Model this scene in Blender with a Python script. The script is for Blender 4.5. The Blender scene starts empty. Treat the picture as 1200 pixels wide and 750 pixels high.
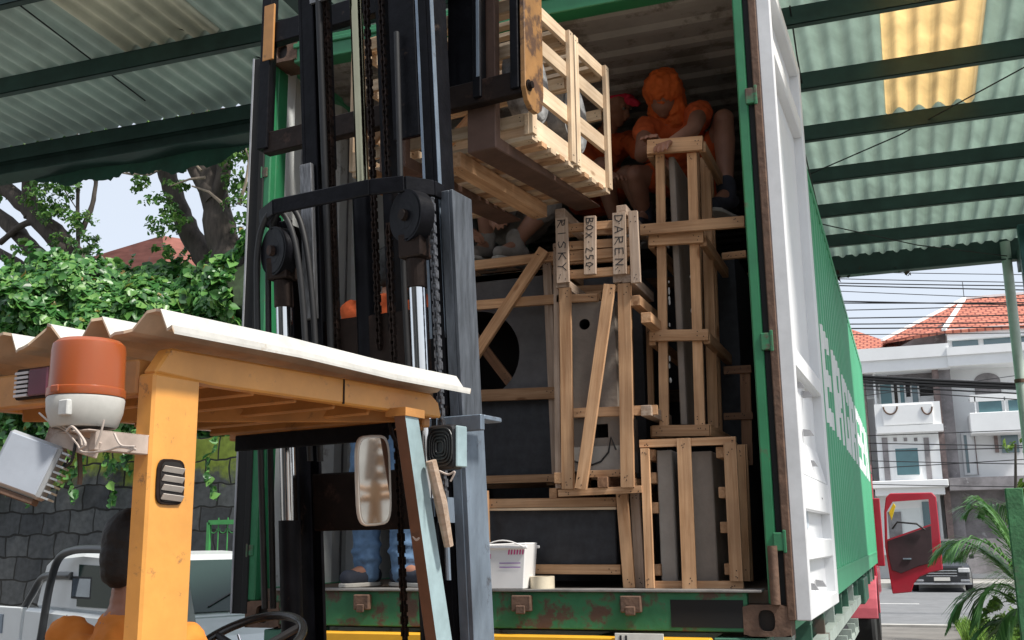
import bpy, bmesh, math, random
import numpy as np
from mathutils import Vector, Matrix, Euler
random.seed(7); rng = np.random.RandomState(7)
S = bpy.context.scene; COL = S.collection
# ------------------------------------------------------------------ camera
CAM = np.array([2.887, -4.258, 1.615]); YAW, PITCH, ROLL, FPX = .352, .209, -.013, 1229.5
def _axes():
    f = np.array([-math.sin(YAW)*math.cos(PITCH), math.cos(YAW)*math.cos(PITCH), math.sin(PITCH)])
    r = np.array([math.cos(YAW), math.sin(YAW), 0.]); u = np.cross(r, f)
    return r*math.cos(ROLL)+u*math.sin(ROLL), -r*math.sin(ROLL)+u*math.cos(ROLL), f
RR, UU, FF = _axes()
cd = bpy.data.cameras.new('camera'); cam = bpy.data.objects.new('camera', cd); COL.objects.link(cam)
cam.matrix_world = Matrix([[RR[i], UU[i], -FF[i], CAM[i]] for i in range(3)]+[[0, 0, 0, 1]])
cd.sensor_width = 36; cd.lens = FPX/1200*36; cd.clip_start = .05; cd.clip_end = 2000
S.camera = cam
# ------------------------------------------------------------------ light
SUN_EL, SUN_AZ = math.radians(54), math.radians(104)      # azimuth clockwise from +Y
W = bpy.data.worlds.new('World'); S.world = W; W.use_nodes = True
wn = W.node_tree.nodes; wl = W.node_tree.links
sky = wn.new('ShaderNodeTexSky'); sky.sky_type = 'NISHITA'; sky.sun_disc = False
sky.sun_elevation = SUN_EL; sky.sun_rotation = SUN_AZ; sky.air_density = 1.1; sky.dust_density = 2.2; sky.ozone_density = 1.6
hz = wn.new('ShaderNodeMixRGB'); hz.blend_type = 'MIX'; hz.inputs[0].default_value = .70
hz.inputs[2].default_value = (7.4, 7.9, 8.7, 1)            # thin bright overcast veil
wl.new(sky.outputs[0], hz.inputs[1]); wl.new(hz.outputs[0], wn['Background'].inputs[0])
wn['Background'].inputs[1].default_value = .066
sd = bpy.data.lights.new('sun', 'SUN'); sd.energy = 3.0; sd.angle = math.radians(6); sd.color = (1, .955, .88)
so = bpy.data.objects.new('sun', sd); COL.objects.link(so)
dirv = Vector((math.sin(SUN_AZ)*math.cos(SUN_EL), math.cos(SUN_AZ)*math.cos(SUN_EL), math.sin(SUN_EL)))
so.rotation_euler = dirv.to_track_quat('Z', 'Y').to_euler(); so.location = (6, -8, 12)
S.view_settings.view_transform = 'Standard'; S.view_settings.look = 'None'
S.view_settings.exposure = 1.0; S.view_settings.gamma = 1
S.render.engine = 'CYCLES'
try: S.cycles.max_bounces = 10; S.cycles.diffuse_bounces = 6
except Exception: pass
# ------------------------------------------------------------------ measuring helpers
def ray(x, y): return FF+RR*(x-600)/FPX-UU*(y-375)/FPX
def at(x, y, Y=None, X=None, Z=None):
    d = ray(x, y)
    t = (Y-CAM[1])/d[1] if Y is not None else (X-CAM[0])/d[0] if X is not None else (Z-CAM[2])/d[2]
    return Vector(CAM+d*t)
FO = Vector((1.2, -.9, 0)); FH = math.radians(8)
FR = Vector((math.cos(FH), -math.sin(FH), 0)); FV = Vector((math.sin(FH), math.cos(FH), 0))
def L(x, y, b=None, a=None):
    d = Vector(ray(x, y)); c = Vector(CAM)-FO
    t = (a-c.dot(FR))/d.dot(FR) if a is not None else (b-c.dot(FV))/d.dot(FV)
    P = c+d*t; return Vector((P.dot(FR), P.dot(FV), P.z))
def LW(v): return FO+FR*v[0]+FV*v[1]+Vector((0, 0, v[2]))
# ------------------------------------------------------------------ materials
MATS = {}
def mat(name, col, rough=.6, metal=0, var=.25, scale=6, bump=.0, grime=None, gcol=(.09, .05, .03), stretch=(1, 1, 1),
        spec=.5, bscale=None, coat=0, rnd=0, gscale=3):
    if name in MATS: return MATS[name]
    m = bpy.data.materials.new(name); m.use_nodes = True; n = m.node_tree.nodes; l = m.node_tree.links
    p = n['Principled BSDF']; p.inputs['Roughness'].default_value = rough; p.inputs['Metallic'].default_value = metal
    p.inputs['Specular IOR Level'].default_value = spec; p.inputs['Coat Weight'].default_value = coat
    tc = n.new('ShaderNodeTexCoord'); mp = n.new('ShaderNodeMapping'); mp.inputs['Scale'].default_value = stretch
    l.new(tc.outputs['Object'], mp.inputs[0])
    nz = n.new('ShaderNodeTexNoise'); nz.inputs['Scale'].default_value = scale; nz.inputs['Detail'].default_value = 7; nz.inputs['Roughness'].default_value = .65
    l.new(mp.outputs[0], nz.inputs[0])
    r = n.new('ShaderNodeValToRGB'); c = np.array(col)
    r.color_ramp.elements[0].position = .3; r.color_ramp.elements[1].position = .7
    r.color_ramp.elements[0].color = (*np.clip(c*(1-var), 0, 1), 1); r.color_ramp.elements[1].color = (*np.clip(c*(1+var), 0, 1), 1)
    l.new(nz.outputs[0], r.inputs[0]); out = r.outputs[0]
    if rnd:
        oi = n.new('ShaderNodeObjectInfo'); hs = n.new('ShaderNodeHueSaturation'); mr = n.new('ShaderNodeMapRange')
        mr.inputs[3].default_value = 1-rnd; mr.inputs[4].default_value = 1+rnd
        l.new(oi.outputs['Random'], mr.inputs[0]); l.new(mr.outputs[0], hs.inputs['Value']); l.new(out, hs.inputs['Color']); out = hs.outputs[0]
    if grime:
        g = n.new('ShaderNodeTexNoise'); g.inputs['Scale'].default_value = gscale; g.inputs['Detail'].default_value = 10; g.inputs['Roughness'].default_value = .72
        l.new(tc.outputs['Object'], g.inputs[0])
        gr = n.new('ShaderNodeValToRGB'); gr.color_ramp.elements[0].position = grime; gr.color_ramp.elements[1].position = grime+.08
        l.new(g.outputs[0], gr.inputs[0]); mx = n.new('ShaderNodeMixRGB'); mx.inputs[2].default_value = (*gcol, 1)
        l.new(gr.outputs[0], mx.inputs[0]); l.new(out, mx.inputs[1]); out = mx.outputs[0]
    l.new(out, p.inputs['Base Color'])
    if bump:
        b = n.new('ShaderNodeBump'); b.inputs['Strength'].default_value = bump; b.inputs['Distance'].default_value = .01
        nb = n.new('ShaderNodeTexNoise'); nb.inputs['Scale'].default_value = bscale or scale*4; nb.inputs['Detail'].default_value = 6
        l.new(mp.outputs[0], nb.inputs[0]); l.new(nb.outputs[0], b.inputs['Height']); l.new(b.outputs[0], p.inputs['Normal'])
    MATS[name] = m; return m
def wood_mat(name, c1, c2, knots=True):
    m = bpy.data.materials.new(name); m.use_nodes = True; n = m.node_tree.nodes; l = m.node_tree.links; p = n['Principled BSDF']
    p.inputs['Roughness'].default_value = .78; p.inputs['Specular IOR Level'].default_value = .25
    tc = n.new('ShaderNodeTexCoord'); oi = n.new('ShaderNodeObjectInfo')
    ad = n.new('ShaderNodeVectorMath'); ad.operation = 'ADD'; ml = n.new('ShaderNodeMath'); ml.operation = 'MULTIPLY'; ml.inputs[1].default_value = 37
    l.new(oi.outputs['Random'], ml.inputs[0]); l.new(tc.outputs['Object'], ad.inputs[0]); l.new(ml.outputs[0], ad.inputs[1])
    mp = n.new('ShaderNodeMapping'); mp.inputs['Scale'].default_value = (1.2, 26, 26); l.new(ad.outputs[0], mp.inputs[0])
    nz = n.new('ShaderNodeTexNoise'); nz.inputs['Scale'].default_value = 2.2; nz.inputs['Detail'].default_value = 8; nz.inputs['Roughness'].default_value = .6
    nz.inputs['Distortion'].default_value = .6; l.new(mp.outputs[0], nz.inputs[0])
    r = n.new('ShaderNodeValToRGB'); r.color_ramp.elements[0].position = .32; r.color_ramp.elements[1].position = .66
    r.color_ramp.elements[0].color = (*c1, 1); r.color_ramp.elements[1].color = (*c2, 1); l.new(nz.outputs[0], r.inputs[0])
    # blotchy weathering
    n2 = n.new('ShaderNodeTexNoise'); n2.inputs['Scale'].default_value = 5; n2.inputs['Detail'].default_value = 6; l.new(ad.outputs[0], n2.inputs[0])
    r2 = n.new('ShaderNodeValToRGB'); r2.color_ramp.elements[0].position = .35; r2.color_ramp.elements[1].position = .75
    r2.color_ramp.elements[0].color = (.74, .7, .68, 1); r2.color_ramp.elements[1].color = (1.08, 1.04, 1, 1); l.new(n2.outputs[0], r2.inputs[0])
    mx = n.new('ShaderNodeMixRGB'); mx.blend_type = 'MULTIPLY'; mx.inputs[0].default_value = 1; l.new(r.outputs[0], mx.inputs[1]); l.new(r2.outputs[0], mx.inputs[2])
    # knots
    vo = n.new('ShaderNodeTexVoronoi'); vo.inputs['Scale'].default_value = 1; mk = n.new('ShaderNodeMapping'); mk.inputs['Scale'].default_value = (3.4, 9, 9)
    l.new(ad.outputs[0], mk.inputs[0]); l.new(mk.outputs[0], vo.inputs[0])
    rk = n.new('ShaderNodeValToRGB'); rk.color_ramp.elements[0].position = .07; rk.color_ramp.elements[1].position = .13
    rk.color_ramp.elements[0].color = (.42, .3, .22, 1); rk.color_ramp.elements[1].color = (1, 1, 1, 1); l.new(vo.outputs['Distance'], rk.inputs[0])
    mx2 = n.new('ShaderNodeMixRGB'); mx2.blend_type = 'MULTIPLY'; mx2.inputs[0].default_value = .8 if knots else 0
    l.new(mx.outputs[0], mx2.inputs[1]); l.new(rk.outputs[0], mx2.inputs[2])
    hs = n.new('ShaderNodeHueSaturation'); mr = n.new('ShaderNodeMapRange'); mr.inputs[3].default_value = .78; mr.inputs[4].default_value = 1.16
    l.new(oi.outputs['Random'], mr.inputs[0]); l.new(mr.outputs[0], hs.inputs['Value']); l.new(mx2.outputs[0], hs.inputs['Color'])
    l.new(hs.outputs[0], p.inputs['Base Color'])
    b = n.new('ShaderNodeBump'); b.inputs['Strength'].default_value = .35; b.inputs['Distance'].default_value = .004
    l.new(nz.outputs[0], b.inputs['Height']); l.new(b.outputs[0], p.inputs['Normal'])
    MATS[name] = m; return m
WOOD = wood_mat('pine_wood', (.42, .235, .12), (.64, .41, .24))
WOODP = wood_mat('pale_fresh_wood', (.60, .45, .30), (.80, .66, .48))
WOODG = wood_mat('weathered_wood', (.40, .29, .21), (.58, .47, .38))
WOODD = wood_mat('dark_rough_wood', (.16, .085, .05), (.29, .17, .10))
def glass_mat(name, col=(.75, .85, .85), rough=.03, alpha=None, dark=False):
    m = bpy.data.materials.new(name); m.use_nodes = True; p = m.node_tree.nodes['Principled BSDF']
    p.inputs['Base Color'].default_value = (*col, 1); p.inputs['Roughness'].default_value = rough
    if not dark: p.inputs['Transmission Weight'].default_value = 1; p.inputs['IOR'].default_value = 1.1
    else: p.inputs['Specular IOR Level'].default_value = .9
    MATS[name] = m; return m
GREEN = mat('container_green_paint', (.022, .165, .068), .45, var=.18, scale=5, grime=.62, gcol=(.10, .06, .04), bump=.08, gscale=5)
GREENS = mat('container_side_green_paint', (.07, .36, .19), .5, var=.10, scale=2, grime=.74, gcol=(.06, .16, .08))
GREENR = mat('rusty_green_paint', (.026, .16, .07), .55, var=.25, scale=7, grime=.50, gcol=(.085, .05, .035), bump=.2, gscale=7)
RUST = mat('rusty_steel', (.11, .062, .04), .8, .0, var=.4, scale=14, grime=.6, gcol=(.05, .035, .025), bump=.3)
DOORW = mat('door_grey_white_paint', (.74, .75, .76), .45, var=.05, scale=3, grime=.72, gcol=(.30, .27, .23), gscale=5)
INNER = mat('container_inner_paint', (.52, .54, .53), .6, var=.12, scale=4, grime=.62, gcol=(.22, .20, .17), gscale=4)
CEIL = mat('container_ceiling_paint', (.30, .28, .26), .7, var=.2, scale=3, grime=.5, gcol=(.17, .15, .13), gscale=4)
RUBBER = mat('black_rubber', (.010, .010, .011), .6, var=.3, scale=20)
BLACKM = mat('greasy_black_steel', (.006, .006, .008), .42, .15, var=.5, scale=12, grime=.62, gcol=(.05, .035, .028), bump=.15, gscale=9, spec=.12)
BLACKB = mat('brownish_black_steel', (.018, .012, .010), .55, .1, var=.4, scale=9, grime=.56, gcol=(.045, .026, .02), bump=.2, gscale=8, spec=.12)
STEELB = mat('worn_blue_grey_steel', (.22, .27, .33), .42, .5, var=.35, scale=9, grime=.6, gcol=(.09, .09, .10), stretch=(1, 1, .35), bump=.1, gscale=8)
STEELG = mat('scraped_grey_steel', (.20, .20, .205), .5, .6, var=.6, scale=30, stretch=(6, 6, .4), bump=.2)
CHROME = mat('chromed_rod', (.75, .76, .78), .08, 1, var=.05, scale=3)
CHROMEY = mat('oily_chromed_rod', (.36, .33, .22), .15, 1, var=.15, scale=3)
ORANGE = mat('forklift_orange_paint', (.64, .29, .06), .42, var=.14, scale=5, grime=.60, gcol=(.27, .13, .05), bump=.12, gscale=17, coat=.12)
ORANGED = mat('forklift_worn_orange_paint', (.44, .20, .055), .5, var=.25, scale=6, grime=.6, gcol=(.14, .07, .03), bump=.1, gscale=8)
TILE = mat('bleached_fibre_sheet', (.47, .46, .43), .75, var=.18, scale=11, grime=.60, gcol=(.36, .31, .25), gscale=9)
TILEU = mat('brown_edge_fibre', (.42, .29, .18), .8, var=.25, scale=12)
STONE = mat('grey_cut_stone', (.20, .165, .135), .8, var=.16, scale=9, bump=.25, grime=.66, gcol=(.12, .11, .10))
STONEL = mat('pale_grey_stone', (.29, .265, .235), .8, var=.14, scale=8, bump=.2)
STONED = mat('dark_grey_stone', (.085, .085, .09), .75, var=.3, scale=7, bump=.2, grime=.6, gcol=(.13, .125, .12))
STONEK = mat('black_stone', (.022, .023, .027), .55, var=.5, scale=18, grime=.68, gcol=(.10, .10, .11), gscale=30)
GAP = mat('black_rubber_and_shade', (.004, .004, .004), .8, var=.2)  # near-black for rubber, joints and shade painted into gaps and holes
NAIL = mat('nail_steel', (.03, .025, .022), .5, .5)
INK = mat('black_marker_ink', (.02, .02, .022), .6, var=.2)
SKIN = mat('brown_skin', (.29, .135, .085), .55, var=.14, scale=9)
SKIN2 = mat('tanned_skin', (.33, .16, .10), .55, var=.14, scale=9)
OSHIRT = mat('orange_cotton_shirt', (.52, .085, .015), .85, var=.15, scale=10, bump=.4, bscale=18)
DSHIRT = mat('amber_orange_shirt', (.62, .20, .025), .85, var=.08, scale=10, bump=.3, bscale=14)
JEANS = mat('faded_blue_denim', (.10, .18, .30), .9, var=.3, scale=16, bump=.5, bscale=25)
GREYC = mat('grey_cloth', (.26, .235, .21), .9, var=.2, scale=12, bump=.4, bscale=18)
DARKC = mat('dark_cloth', (.03, .032, .045), .9, var=.3, scale=12, bump=.4, bscale=18)
REDC = mat('pink_red_cloth', (.72, .03, .08), .85, var=.15, scale=10, bump=.3)
HAIR = mat('black_hair', (.007, .006, .006), .65, var=.4, scale=40, bump=.2, bscale=90)
SHOE = mat('navy_shoe_canvas', (.025, .03, .045), .8, var=.2, scale=20)
SOLE = mat('pale_rubber_sole', (.42, .40, .36), .8, var=.1)
EYE = mat('eye_white', (.2, .18, .16), .3, var=.02)
# ------------------------------------------------------------------ mesh helpers
class MB:
    def __init__(s): s.v = []; s.f = []; s.mi = []
    def add(s, vs, fs, m=0):
        o = len(s.v); s.v += [tuple(v) for v in vs]; s.f += [tuple(i+o for i in f) for f in fs]; s.mi += [m]*len(fs); return s
    def box(s, a, b, m=0):
        x0, y0, z0 = [min(a[i], b[i]) for i in range(3)]; x1, y1, z1 = [max(a[i], b[i]) for i in range(3)]
        return s.add([(x0,y0,z0),(x1,y0,z0),(x1,y1,z0),(x0,y1,z0),(x0,y0,z1),(x1,y0,z1),(x1,y1,z1),(x0,y1,z1)],
                     [(0,3,2,1),(4,5,6,7),(0,1,5,4),(1,2,6,5),(2,3,7,6),(3,0,4,7)], m)
    def bar(s, p, q, w, t, up=(0, 1, 0), m=0):
        """box along p->q; t is the size along 'up', w across it"""
        p = Vector(p); q = Vector(q); d = (q-p).normalized(); u = Vector(up); u = (u-d*u.dot(d)).normalized(); r = d.cross(u)
        vs = [c+r*(i*w/2)+u*(j*t/2) for c in (p, q) for i, j in ((-1,-1),(1,-1),(1,1),(-1,1))]
        return s.add(vs, [(0,1,2,3),(7,6,5,4),(0,4,5,1),(1,5,6,2),(2,6,7,3),(3,7,4,0)], m)
    def tube(s, pts, r, n=12, m=0, caps=True):
        pts = [Vector(p) for p in pts]; rs = r if isinstance(r, (list, tuple)) else [r]*len(pts); rings = []; prev = None
        for i, p in enumerate(pts):
            d = (pts[min(i+1, len(pts)-1)]-pts[max(i-1, 0)]).normalized()
            u = prev if prev is not None else (Vector((0,0,1)) if abs(d.z) < .9 else Vector((1,0,0)))
            u = (u-d*u.dot(d)).normalized(); prev = u; w = d.cross(u)
            rings.append([p+(u*math.cos(a)+w*math.sin(a))*rs[i] for a in [2*math.pi*k/n for k in range(n)]])
        vs = [v for g in rings for v in g]; fs = []
        for i in range(len(pts)-1):
            for k in range(n): fs.append((i*n+k, i*n+(k+1)%n, (i+1)*n+(k+1)%n, (i+1)*n+k))
        if caps: fs.append(tuple(range(n))[::-1]); fs.append(tuple((len(pts)-1)*n+k for k in range(n)))
        return s.add(vs, fs, m)
    def lathe(s, prof, c, ax=(0,0,1), n=24, m=0):
        c = Vector(c); ax = Vector(ax).normalized(); return s.tube([c+ax*h for r, h in prof], [max(r, 1e-4) for r, h in prof], n, m)
    def sph(s, c, r, n=12, m=0, sc=(1,1,1)):
        c = Vector(c); k = n//2+1; vs = []; fs = []
        for i in range(k+1):
            th = math.pi*i/k
            for j in range(n):
                ph = 2*math.pi*j/n; vs.append(c+Vector((math.sin(th)*math.cos(ph)*sc[0], math.sin(th)*math.sin(ph)*sc[1], math.cos(th)*sc[2]))*r)
        for i in range(k):
            for j in range(n): fs.append((i*n+j, (i+1)*n+j, (i+1)*n+(j+1)%n, i*n+(j+1)%n))
        return s.add(vs, fs, m)
    def caps(s, p, q, r0, r1, n=12):
        p = Vector(p); q = Vector(q); d = q-p; k = max(2, int(d.length/(.4*max(min(r0, r1), .004))))
        k = min(k, 14)
        for i in range(k+1): t = i/k; s.sph(p+d*t, r0+(r1-r0)*t, n)
        return s
    def prism(s, poly, h, o=(0,0,0), ex=(1,0,0), ey=(0,0,1), ez=(0,1,0), m=0):
        o = Vector(o); ex = Vector(ex); ey = Vector(ey); ez = Vector(ez); n = len(poly)
        vs = [o+ex*x+ey*y for x, y in poly]+[o+ex*x+ey*y+ez*h for x, y in poly]
        return s.add(vs, [tuple(range(n))[::-1], tuple(range(n, 2*n))]+[(k, (k+1)%n, n+(k+1)%n, n+k) for k in range(n)], m)
    def build(s, name, mats, parent=None, bevel=0, smooth=False, bseg=1):
        me = bpy.data.meshes.new(name); me.from_pydata(s.v, [], s.f)
        for m in (mats if isinstance(mats, (list, tuple)) else [mats]): me.materials.append(m)
        me.polygons.foreach_set('material_index', s.mi)
        bm = bmesh.new(); bm.from_mesh(me); bmesh.ops.recalc_face_normals(bm, faces=bm.faces); bm.to_mesh(me); bm.free()
        if smooth:
            me.polygons.foreach_set('use_smooth', [True]*len(me.polygons))
            try: me.set_sharp_from_angle(angle=math.radians(38))
            except Exception: pass
        o = bpy.data.objects.new(name, me); COL.objects.link(o)
        if parent: o.parent = parent
        if bevel:
            b = o.modifiers.new('bevel', 'BEVEL'); b.width = bevel; b.segments = bseg; b.limit_method = 'ANGLE'
        return o
def tag(o, label=None, cat=None, group=None, kind=None):
    if label: o['label'] = label
    if cat: o['category'] = cat
    if group: o['group'] = group
    if kind: o['kind'] = kind
    return o
def empty(name, loc=(0,0,0), rz=0, label=None, cat=None, group=None):
    o = bpy.data.objects.new(name, None); COL.objects.link(o); o.location = loc; o.rotation_euler = (0, 0, rz); o.empty_display_size = .1
    return tag(o, label, cat, group)
def copy_tree(o, parent=None):
    c = o.copy(); COL.objects.link(c)
    if parent: c.parent = parent
    for ch in list(o.children): copy_tree(ch, c)
    return c
def fast(name, verts, faces, mats, parent=None, mi=None, smooth=False):
    """numpy arrays -> mesh"""
    me = bpy.data.meshes.new(name); nv = len(verts); nf, k = faces.shape
    me.vertices.add(nv); me.vertices.foreach_set('co', verts.astype(np.float32).ravel())
    me.loops.add(nf*k); me.loops.foreach_set('vertex_index', faces.astype(np.int32).ravel())
    me.polygons.add(nf); me.polygons.foreach_set('loop_start', np.arange(0, nf*k, k, dtype=np.int32))
    try: me.polygons.foreach_set('loop_total', np.full(nf, k, dtype=np.int32))
    except Exception: pass
    for m in (mats if isinstance(mats, (list, tuple)) else [mats]): me.materials.append(m)
    if mi is not None: me.polygons.foreach_set('material_index', mi.astype(np.int32))
    me.update(calc_edges=True); me.validate()
    o = bpy.data.objects.new(name, me); COL.objects.link(o)
    if parent: o.parent = parent
    return o
TX = {}
def remesh(mb, name, m, parent=None, vox=.007, sm=4, fold=None):
    o = mb.build(name, m)
    r = o.modifiers.new('r', 'REMESH'); r.mode = 'VOXEL'; r.voxel_size = vox; r.use_smooth_shade = True
    s = o.modifiers.new('s', 'SMOOTH'); s.factor = .5; s.iterations = sm
    if fold is None: fold = {'shirt': (.075, .030), 'trousers': (.06, .026), 'head_cloth': (.05, .034), 'hair': (.03, .006), 'shoe': (.05, .006)}.get(name)
    if fold:
        for q, (sc_, st_) in enumerate((fold, (fold[0]*.4, fold[1]*.4))):
            t = TX.get(sc_) or bpy.data.textures.new('folds', 'CLOUDS'); t.noise_scale = sc_; t.noise_depth = 2; TX[sc_] = t
            d = o.modifiers.new('d', 'DISPLACE'); d.texture = t; d.strength = st_; d.mid_level = .5
        s2 = o.modifiers.new('s2', 'SMOOTH'); s2.factor = .5; s2.iterations = 1
    dg = bpy.context.evaluated_depsgraph_get(); dg.update()
    me = bpy.data.meshes.new_from_object(o.evaluated_get(dg)); me.name = name
    o.modifiers.clear(); old = o.data; o.data = me; bpy.data.meshes.remove(old)
    if not me.materials: me.materials.append(m)
    if parent: o.parent = parent
    return o
#======================================================================= PART A: ground, street
# ------------------------------------------------------------------ ground and street
def quad(name, x0, x1, y0, y1, z, m, th=0):
    return tag(MB().box((x0, y0, z-.3 if not th else z-th), (x1, y1, z)).build(name, m), kind='structure')
ASPH = mat('asphalt', (.17, .175, .18), .9, var=.14, scale=3, bump=.3, bscale=80)
YARD = mat('yard_concrete', (.16, .15, .135), .9, var=.3, scale=1.2, bump=.3, bscale=40, grime=.6, gcol=(.08, .075, .065))
g = MB(); g.add([(-400, -200, 0), (400, -200, 0), (400, 17, 0), (-400, 17, 0), (400, 600, -.13), (-400, 600, -.13), (-400, 17.001, -.13), (400, 17.001, -.13)],
      [(0, 1, 2, 3), (3, 2, 7, 6), (6, 7, 4, 5)])
tag(g.build('ground', YARD), kind='structure')
tag(MB().box((-80, 17.45, -.4), (90, 36.2, -.12)).build('road', ASPH), kind='structure')
KERB = mat('kerb_concrete', (.42, .41, .38), .85, var=.2, scale=3)
tag(MB().box((-80, 17.2, -.4), (90, 17.45, .03)).build('kerb', KERB), kind='structure')
tag(MB().box((-80, 36.2, -.4), (90, 36.5, .04)).build('far_kerb', KERB), kind='structure')
tag(MB().box((-80, 36.5, -.4), (90, 40.3, .036)).build('pavement', mat('pavement_concrete', (.36, .35, .33), .85, var=.15, scale=2)), kind='structure')
pl = MB()
for k in range(-6, 10): pl.box((k*8, 26.5, -.12), (k*8+3, 26.64, -.116))
tag(pl.build('road_marking', mat('road_paint', (.7, .7, .68), .7)), kind='structure')
tag(MB().box((-80, 18.2, -.12), (90, 18.32, -.1165)).build('edge_line', mat('road_paint', (.7, .7, .68), .7)), kind='structure')
#======================================================================= shed roof
RZ = lambda y: 5.11-.05*y
GRS = mat('green_roof_sheet', (.17, .31, .25), .5, var=.12, scale=2.5, grime=.66, gcol=(.10, .17, .13), gscale=2)
def sheet_mat(name, col, trans):
    m = mat(name, col, .5, var=.14, scale=3, grime=.66, gcol=tuple(c*.55 for c in col), gscale=2.5)
    n = m.node_tree.nodes; l = m.node_tree.links; p = n['Principled BSDF']; o = n['Material Output']
    t = n.new('ShaderNodeBsdfTranslucent'); mx = n.new('ShaderNodeMixShader'); mx.inputs[0].default_value = trans
    src = p.inputs['Base Color'].links[0].from_socket; l.new(src, t.inputs[0]); l.new(p.outputs[0], mx.inputs[1]); l.new(t.outputs[0], mx.inputs[2]); l.new(mx.outputs[0], o.inputs[0])
    return m
GRS = sheet_mat('green_translucent_sheet', (.52, .60, .55), .60)
GRS2 = sheet_mat('grey_green_sheet', (.46, .52, .48), .36)
YEL = sheet_mat('yellowed_clear_sheet', (.86, .72, .48), .8)
YEL2 = sheet_mat('tan_clear_sheet', (.54, .53, .45), .40)
PURL = mat('dark_green_steel_purlin', (.022, .055, .048), .5, var=.3, scale=5, grime=.68, gcol=(.07, .05, .035))
def corr_sheet(x0, x1, y0, y1, dz=0, pitch=.146, amp=.028):
    n = int((x1-x0)/pitch*8); xs = np.linspace(x0, x1, n); ny = 3; ys = np.linspace(y0, y1, ny); V = []
    for y in ys:
        z = RZ(y)+.07+dz+amp*np.sin(2*np.pi*xs/pitch)
        V.append(np.stack([xs, np.full(n, y), z], 1))
    V = np.concatenate(V); V2 = V.copy(); V2[:, 2] += .006; F = []
    N = n*ny
    for j in range(ny-1):
        a = np.arange(n-1)+j*n; F.append(np.stack([a, a+n, a+n+1, a+1], 1)); F.append(np.stack([a+N, a+1+N, a+n+1+N, a+n+N], 1))
    a = np.arange(n-1); F.append(np.stack([a, a+1, a+1+N, a+N], 1)); a = a+(ny-1)*n; F.append(np.stack([a, a+N, a+1+N, a+1], 1))
    return np.concatenate([V, V2]), np.concatenate(F)
shed = empty('shed_roof', (0, 2, 0), 0, 'open shed roof of corrugated green sheets on dark purlins above the container', 'roof')
def roofobj(name, x0, x1, y0, y1, m, dz=0):
    V, F = corr_sheet(x0, x1, y0, y1, dz); o = fast(name, V-np.array([0, 2, 0]), F, m, shed)
    o.data.polygons.foreach_set('use_smooth', [True]*len(o.data.polygons)); return o
YB = .15; YL, YR = 2.38, 8.1; XE = 5.1
sk = [(2.93, 3.72, YEL, 1.9, 3.75)]      # right-hand clear panel
# main green sheets, split round the clear panels
roofobj('roof_sheet', -.2, 3.0, YB, YR, GRS); roofobj('roof_sheet', 3.66, XE, YB, YR, GRS)
roofobj('roof_sheet', 3.0, 3.66, 4.24, YR, GRS)
o = roofobj('clear_roof_sheet', 3.0, 3.66, YB, 4.24, YEL, .004); tag(o, 'yellowed clear roof sheet glowing on the right')
roofobj('roof_sheet', -1.3, -.2, YB, YL, GRS2); roofobj('roof_sheet', -9.5, -2.15, YB, YL, GRS2)
roofobj('roof_sheet', -2.15, -1.3, 1.34, YL, GRS2)
o = roofobj('clear_roof_sheet', -2.15, -1.3, YB, 1.36, YEL2, .004); tag(o, 'tan clear roof sheet on the left')
def purlin(y, x0, x1, h=.13, w=.055, yl=None):
    """C-section"""
    m = MB(); z = RZ(y)+.035; yl = yl if yl is not None else y
    for a, b, c, d in ((-w/2, -w/2+.004, -h, 0), (-w/2, w/2, -.005, 0), (-w/2, w/2, -h, -h+.005), (w/2-.004, w/2, -h, -h+.02)):
        m.add([(x0, yl-2+a, z+c), (x1, y-2+a, z+c), (x1, y-2+b, z+c), (x0, yl-2+b, z+c), (x0, yl-2+a, z+d), (x1, y-2+a, z+d), (x1, y-2+b, z+d), (x0, yl-2+b, z+d)],
              [(0,3,2,1),(4,5,6,7),(0,1,5,4),(1,2,6,5),(2,3,7,6),(3,0,4,7)])
    return m.build('purlin', PURL, shed)
purlin(.38, -9.5, XE)
purlin(1.33, -9.5, XE)
purlin(2.33, -9.5, XE)
for y in (3.28, 4.22, 5.17, 6.12, 7.08): purlin(y, -.2, XE)
m = MB().box((-.2, 7.95-2, RZ(8)-.16), (XE, 8.0-2, RZ(8)+.075)).box((-.2, 7.9-2, RZ(8)-.17), (XE, 8.03-2, RZ(8)-.155)); m.build('eave_beam', PURL, shed)
m = MB().box((-9.5, 2.37-2, RZ(2.3)-.20), (-.35, 2.43-2, RZ(2.3)+.02)).box((-9.5, 2.30-2, RZ(2.3)-.21), (-.35, 2.52-2, RZ(2.3)-.195)); m.build('eave_beam', PURL, shed)
# rafters
for x in (-.28, 4.28, -9.3, -5.2):
    y1 = YL if x < 0 else YR
    MB().bar((x, YB-2, RZ(YB)-.2), (x, y1-2-.12, RZ(y1)-.2), .09, .2, (0, 0, 1)).build('rafter', PURL, shed)
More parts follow.
